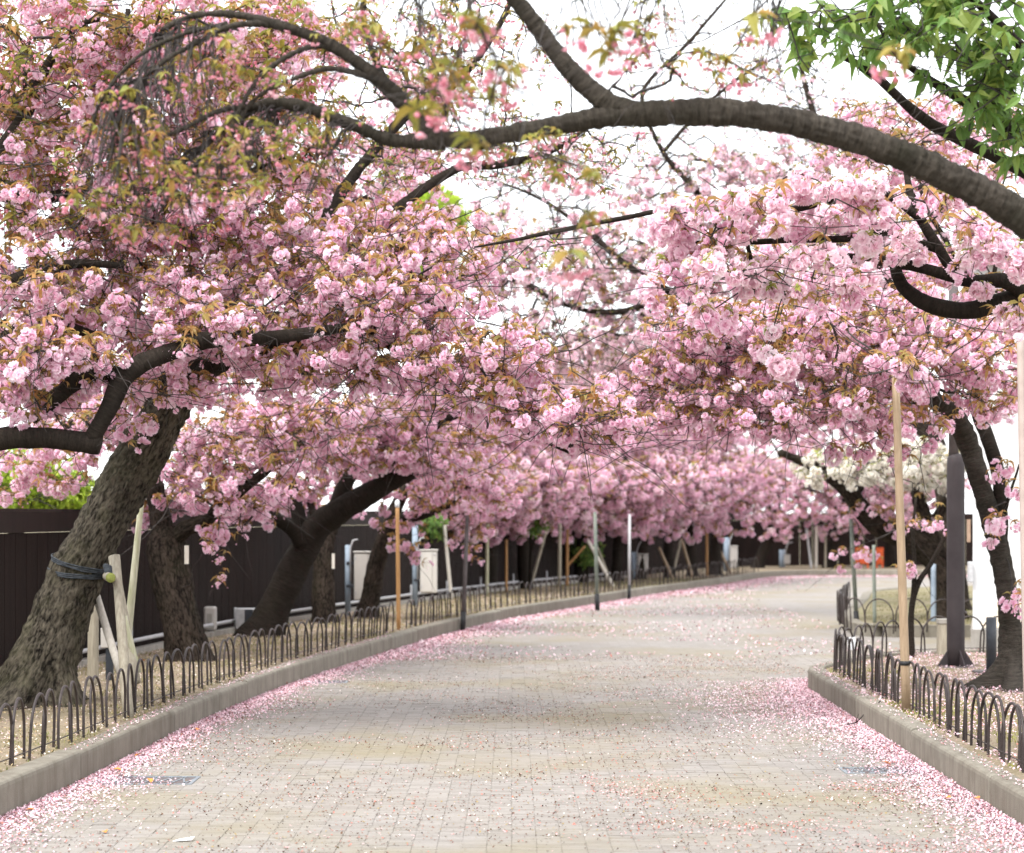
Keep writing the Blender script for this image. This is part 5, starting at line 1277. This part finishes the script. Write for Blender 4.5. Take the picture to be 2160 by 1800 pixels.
footed('grey green pole with dark foot at the corner of the grass bed', (1793, 1060), (1808, 1331), 32.6, 9, M['steel_green'])
pole('prop_pole', 'mossy dark green post standing in the grass bed near its corner', 'pole', (1843, 1150), (1845, 1312), 31.6, 8, M['steel_green'], BAM)
for lab, top, bot, d, w, m in (
  ('pale leaning prop right of the second cream cabinet', (937, 1108), (952, 1262), 40, 8, 'wood_pale'),
  ('whitish upright prop left of the far brown pole', (1028, 1105), (1027, 1252), 42.5, 8, 'wood_green'),
  ('thin brown pole among the far left hoops', (1068, 1138), (1068, 1247), 43.5, 6, 'bamboo_brown'),
  ('grey prop slanting up to the right into far blossom', (1154, 1112), (1119, 1238), 46.5, 7, 'wood_grey'),
  ('upright grey prop left of the far orange brown pole', (1181, 1105), (1180, 1236), 47, 8, 'wood_grey'),
  ('orange brown upright pole that the short slanted brace meets', (1197, 1115), (1196, 1234), 48, 7, 'bamboo_brown'),
  ('short brown slanted brace leaning from the orange brown pole', (1234, 1152), (1199, 1192), 48.1, 5, 'bamboo_brown'),
  ('long pale prop slanting down right of the crossed poles', (1240, 1140), (1292, 1236), 47.5, 8, 'wood_pale'),
  ('thin grey prop crossing behind the long pale slanted prop', (1258, 1150), (1288, 1225), 49, 5, 'wood_grey'),
  ('tan prop slanting down right beside the far grey cabinet', (1390, 1155), (1417, 1217), 53, 7, 'bamboo'),
  ('left leg of the inverted V of props', (1436, 1140), (1419, 1214), 54.5, 6, 'wood_grey'),
  ('right leg of the inverted V of props, orange topped', (1437, 1136), (1460, 1216), 54.6, 7, 'bamboo'),
  ('brown upright pole between the inverted V and the white cabinet', (1491, 1125), (1491, 1213), 56, 6, 'bamboo_brown'),
  ('tall pale grey pole left of the narrow white cabinet', (1516, 1095), (1517, 1211), 57, 6, 'galv'),
  ('brown grey prop slanting down to the narrow white cabinet', (1518, 1160), (1541, 1209), 57.5, 6, 'bamboo'),
  ('thin pale pole leaning left at the end of the path', (1701, 1115), (1711, 1198), 63, 5, 'galv'),
  ('thicker pale post at the end of the path', (1722, 1110), (1721, 1198), 63.2, 7, 'wood_pale'),
  ('grey brown post at the end of the path, rightmost', (1741, 1118), (1741, 1198), 63.4, 5, 'wood_grey'),
  ('pale blue pole in the grass bed behind the sapling', (1969, 1190), (1969, 1312), 32, 12, 'bluepole'),
): pole('prop_pole', lab, 'pole', top, bot, d, w, M[m], BAM)
# name tags hanging on trunks
for lab, x0, y0, x1, y1, d in (('narrow pale wooden name tag on the second trunk', 389, 1151, 398, 1190, 22.85), ('narrow wooden name tag on the short stout trunk', 700, 1168, 706, 1200, 31.2)):
    a, b = P(x0, y1, d), P(x1, y0, d); ob = place('name_tag', MB().box((0, 0, 0), (b[0] - a[0], .012, b[2] - a[2])).mesh('name_tag', M['wood_pale']), None, a); tag(ob, lab, 'tag', 'wooden name tags')

# lamp post, bollard, pillar on the right bed
b = P(2016, 1404, 22.4); r = .084
lp = thing('lamp_post', 'thick purple grey post with rounded top and thinner tube above, right bed', 'lamp post', b)
z = P(0, 957, 22.4)[2]
place('column', MB().tube([b + np.array((0, 0, -.03)), b + np.array((0, 0, .2)), (b[0], b[1], z - .10), (b[0], b[1], z - .045), (b[0], b[1], z - .012), (b[0], b[1], z)], [r, r, r, r * .93, r * .72, r * .4], 28).mesh('column', M['postgrey'], True), lp)
place('upper_tube', MB().tube([(b[0] - .02, b[1], z - .02), (b[0] - .02, b[1], z + 1.6)], .048, 18).mesh('upper_tube', M['steel_dark'], True), lp)
for a in (0, 1.5708, 3.1416, 4.7124):
    ca, sa = math.cos(a + .3), math.sin(a + .3); n = np.array((-sa, ca, 0)) * .006; e = np.array((ca, sa, 0))
    q = [b + e * r * .9, b + e * .19, b + e * r * .9 + np.array((0, 0, .16))]
    place('base_fin', MB().add([q[0] - n, q[1] - n, q[2] - n, q[0] + n, q[1] + n, q[2] + n], [(0, 1, 2), (5, 4, 3), (0, 3, 4, 1), (1, 4, 5, 2), (2, 5, 3, 0)]).mesh('base_fin', M['postgrey']), lp)
place('base_plate', MB().box((b[0] - .16, b[1] - .16, BED - .03), (b[0] + .16, b[1] + .16, BED + .012), .01).mesh('base_plate', M['steel_dark']), lp)
place('clamp_knob', MB().tube([b + np.array((r * .9, -.01, .50)), b + np.array((r + .02, -.015, .50))], .014, 10).mesh('clamp_knob', M['steel_dark'], True), lp)
b = P(2091, 1416, 21.5)
bo = thing('bollard', 'short blue black cylinder bollard between the grey post and the right tree', 'bollard', b)
zt_ = P(0, 1302, 21.5)[2]
place('body', MB().tube([(b[0], b[1], b[2] - .03), (b[0], b[1], zt_ - .008), (b[0], b[1], zt_)], [.047, .047, .041], 24).mesh('body', M['bollard'], True), bo)
place('foot_plate', MB().box((b[0] - .16, b[1] - .09, BED + .004), (b[0] + .03, b[1] + .09, BED + .03), .008).mesh('foot_plate', M['steel_dark']), bo)
b0, b1 = P(1980, 1385, 24.05), P(1998, 1306, 24.05)
pl = thing('stone_pillar', 'small stone pillar with pale cap left of the grey post', 'pillar', (b0[0], 24.05, BED))
place('shaft', MB().box((b0[0], 24.05, BED - .03), (b1[0] + .03, 24.17, b1[2] - .05), .005).mesh('shaft', M['wood_grey']), pl)
place('cap', MB().box((b0[0] - .006, 24.04, b1[2] - .05), (b1[0] + .036, 24.18, b1[2]), .006).mesh('cap', M['concrete']), pl)
# white tag tied on the hoops
tg = thing('paper_tag', 'white paper tag tied to the right hoop fence near its corner', 'tag', P(1793, 1362, 21.2))
for q, (dx, dz) in enumerate(((0, 0), (.03, -.01))):
    c = P(1787 + q * 9, 1345, 21.2)
    place('paper', MB().add([c, c + np.array((.035, .004, .006)), c + np.array((.045, -.004, -.11)), c + np.array((.008, .006, -.115))] + [c + np.array((0, .003, 0)), c + np.array((.035, .007, .006)), c + np.array((.045, -.001, -.11)), c + np.array((.008, .009, -.115))], [(0, 1, 2, 3), (7, 6, 5, 4), (0, 4, 5, 1), (1, 5, 6, 2), (2, 6, 7, 3), (3, 7, 4, 0)]).mesh('paper', M['paper']), tg)

# white building at the right
bl = thing('white_building', 'white walled building with cream base and grey end at the right edge', 'building', (6.2, 28, 0))
poly = [(5.20, 26.75), (5.80, 26.72), (7.2, 34.0), (6.6, 34.0)]
place('wall', MB().quad_prism([(5.20, 26.75), (5.74, 26.70), (5.90, 27.6), (6.90, 34), (6.66, 34)], .30, 4.4).mesh('wall', M['white_wall']), bl)
place('plinth', MB().quad_prism([(5.17, 26.72), (5.76, 26.66), (5.92, 27.6), (6.92, 34), (6.63, 34)], -.02, .30).mesh('plinth', M['concrete']), bl)
place('lower_panel', MB().quad_prism([(5.30, 26.725), (5.73, 26.686), (5.73, 26.70), (5.30, 26.745)], .32, .62).mesh('lower_panel', M['cream_wall']), bl)
place('side_wall', MB().quad_prism([(5.92, 27.4), (12, 27.1), (12, 33), (6.9, 33)], -.02, 4.2).mesh('side_wall', M['grey_wall']), bl)
a, b_ = P(2041, 1144, 26.7), P(2048, 1096, 26.7); place('name_plate', MB().box((a[0], 26.72, a[2]), (b_[0], 26.745, b_[2])).mesh('name_plate', M['brass']), bl)
a, b_ = P(2042, 1228, 26.7), P(2052, 1185, 26.7); pb = place('meter_box', MB().box((a[0], 26.66, a[2]), (b_[0], 26.745, b_[2]), .006).mesh('meter_box', M['galv']), bl)
wf = place('window', MB().box((6.0, 27.30, 1.70), (6.42, 27.40, 2.12)).mesh('window', M['bollard']), bl)
place('pane', MB().box((6.03, 27.285, 1.73), (6.39, 27.298, 2.09)).mesh('pane', M['glass_dark']), wf)
place('downpipe', MB().tube([(5.78, 26.62, .0), (5.78, 26.62, 4.3)], .025, 10).mesh('downpipe', M['galv'], True), bl)
place('roof_edge', MB().quad_prism([(5.10, 26.62), (5.86, 26.55), (7.05, 34.1), (6.55, 34.1)], 4.4, 4.52).mesh('roof_edge', M['concrete']), bl)

# red slatted screen at the end of the path
for lab, x0, x1, d in (('wider bright red slatted screen at the far end of the path', 1805, 1833, 63.5), ('narrower bright red slatted screen at the far end beside the mossy post', 1849, 1864, 63.7)):
    a, b_ = P(x0, 1190, d), P(x1, 1155, d); rs = thing('red_screen', lab, 'screen', (a[0], d, BED), 'red slatted screens')
    n = 6 if x1 - x0 > 20 else 3; w = (b_[0] - a[0]) / n
    for k in range(n): place('slat', MB().box((a[0] + k * w, d, a[2]), (a[0] + k * w + w * .78, d + .02, b_[2])).mesh('slat', M['red']), rs)
    for zz in (a[2] + .08, b_[2] - .1): place('rail', MB().box((a[0], d + .02, zz), (b_[0], d + .05, zz + .04)).mesh('rail', M['red']), rs)
    for xx in (a[0], b_[0] - .04): place('post', MB().box((xx, d + .05, BED - .05), (xx + .04, d + .09, b_[2])).mesh('post', M['red']), rs)

# drain grates in the gutters
def grate(label, cx, cy, w, l, m='grate'):
    g = thing('drain_grate', label, 'drain grate', (cx, cy, 0), 'drain grates in the gutters')
    for a, b_ in (((-w / 2, -l / 2), (w / 2, -l / 2 + .02)), ((-w / 2, l / 2 - .02), (w / 2, l / 2)), ((-w / 2, -l / 2 + .021), (-w / 2 + .02, l / 2 - .021)), ((w / 2 - .02, -l / 2 + .021), (w / 2, l / 2 - .021))):
        place('frame_bar', MB().box((cx + a[0], cy + a[1], -.02), (cx + b_[0], cy + b_[1], .0025)).mesh('frame_bar', M[m]), g)
    n = 14
    for k in range(n):
        x = cx - w / 2 + .03 + k * (w - .06) / (n - 1); sk = .03 if k % 2 else -.03
        place('grate_bar', MB().add([(x - .006 - sk, cy - l / 2 + .021, -.01), (x + .006 - sk, cy - l / 2 + .021, -.01), (x + .006 + sk, cy + l / 2 - .021, -.01), (x - .006 + sk, cy + l / 2 - .021, -.01), (x - .006 - sk, cy - l / 2 + .021, .0012), (x + .006 - sk, cy - l / 2 + .021, .0012), (x + .006 + sk, cy + l / 2 - .021, .0012), (x - .006 + sk, cy + l / 2 - .021, .0012)],
              [(3, 2, 1, 0), (4, 5, 6, 7), (0, 1, 5, 4), (1, 2, 6, 5), (2, 3, 7, 6), (3, 0, 4, 7)]).mesh('grate_bar', M[m]), g)
    place('tray', MB().box((cx - w / 2 + .021, cy - l / 2 + .021, -.02), (cx + w / 2 - .021, cy + l / 2 - .021, -.0022)).mesh('tray', M['steel_dark']), g)
grate('blue grey drain grate by the right kerb', 2.30, 14.8, .48, .34)
grate('petal strewn drain grate by the near left kerb', -2.20, 14.25, .60, .42)
grate('drain grate farther along the left kerb', -1.78, 22.6, .42, .34)

# fallen twig against the right kerb, dry leaves
tw = np.array([P(1782, 1530, 17.9), P(1806, 1523, 18.0), P(1830, 1505, 18.1), P(1846, 1490, 17.9), P(1857, 1479, 17.8)])
tw[:2, 2] = (.012, .02); tw[2, 2] = .10
ob = place('fallen_twig', MB().tube(catmull(np.column_stack((tw - tw[0], np.full(5, .006))), .03)[:, :3], .005, 6).add(*sweep(np.array([tw[1] - tw[0], tw[1] - tw[0] + np.array((.02, .02, .06))]), np.array([.004, .002]), 5)[:2]).mesh('fallen_twig', M['twig'], True), None, tw[0])
tag(ob, 'bent dry twig leaning on the right kerb', 'twig')
lf = CB(); add_leaf(lf, (0, 0, .004), (1, 0, .22), .055, R, 0, .1, .30)
DRY = mesh_from('dry_leaf', lf.V, lf.F, [M['leaf_dry']], [0] * len(lf.F), {'pc': lf.C}, smooth=False)
lv = []
for (px, py), lab in (((224, 1760), 'orange dry leaf alone on the paving at lower left'), ((318, 1654), 'orange dry leaf beside the near left drain grate'), ((76, 1712), 'orange dry leaf in the petals of the near left gutter'), ((258, 1628), 'orange leaf among gutter petals just before the near left grate'),
                      ((284, 1598), 'brown orange leaf against the left kerb beyond the near grate'), ((415, 1543), 'red orange leaf in the petals below the kerb joint'), ((1992, 1688), 'orange dry leaf in the right gutter'), ((2064, 1690), 'dark curled leaf against the right kerb foot'),
                      ((1880, 1617), 'orange leaf just beyond the right drain grate'), ((306, 1398), 'orange leaf on the soil behind the left hoops')):
    d = CAM_H * F / (py - HZ) if py > 1500 or px > 1000 else (CAM_H - BED) * F / (py - HZ)
    p = P(px, py, d); ob = place('dry_leaf', DRY, None, (p[0], p[1], (0.004 if p[2] < .08 else BED + .012)))
    ob.rotation_euler = (R.uniform(-.3, .3), R.uniform(-.25, .1), R.uniform(0, 6.28)); s = R.uniform(.9, 1.3); ob.scale = (s, s, s)
    tag(ob, lab, 'leaf', 'dry leaves fallen on the path')
pl_ = place('white_scrap', MB().add([(0, 0, .004), (.09, .02, .008), (.10, .05, .02), (.02, .05, .006), (0, 0, .006), (.09, .02, .010), (.10, .05, .022), (.02, .05, .008)], [(3, 2, 1, 0), (4, 5, 6, 7), (0, 1, 5, 4), (1, 2, 6, 5), (2, 3, 7, 6), (3, 0, 4, 7)]).mesh('white_scrap', M['paper']), None, (*P(364, 1777, 8000 / 692)[:2], 0))
tag(pl_, 'small pale scrap lying on the paving at lower left', 'litter')
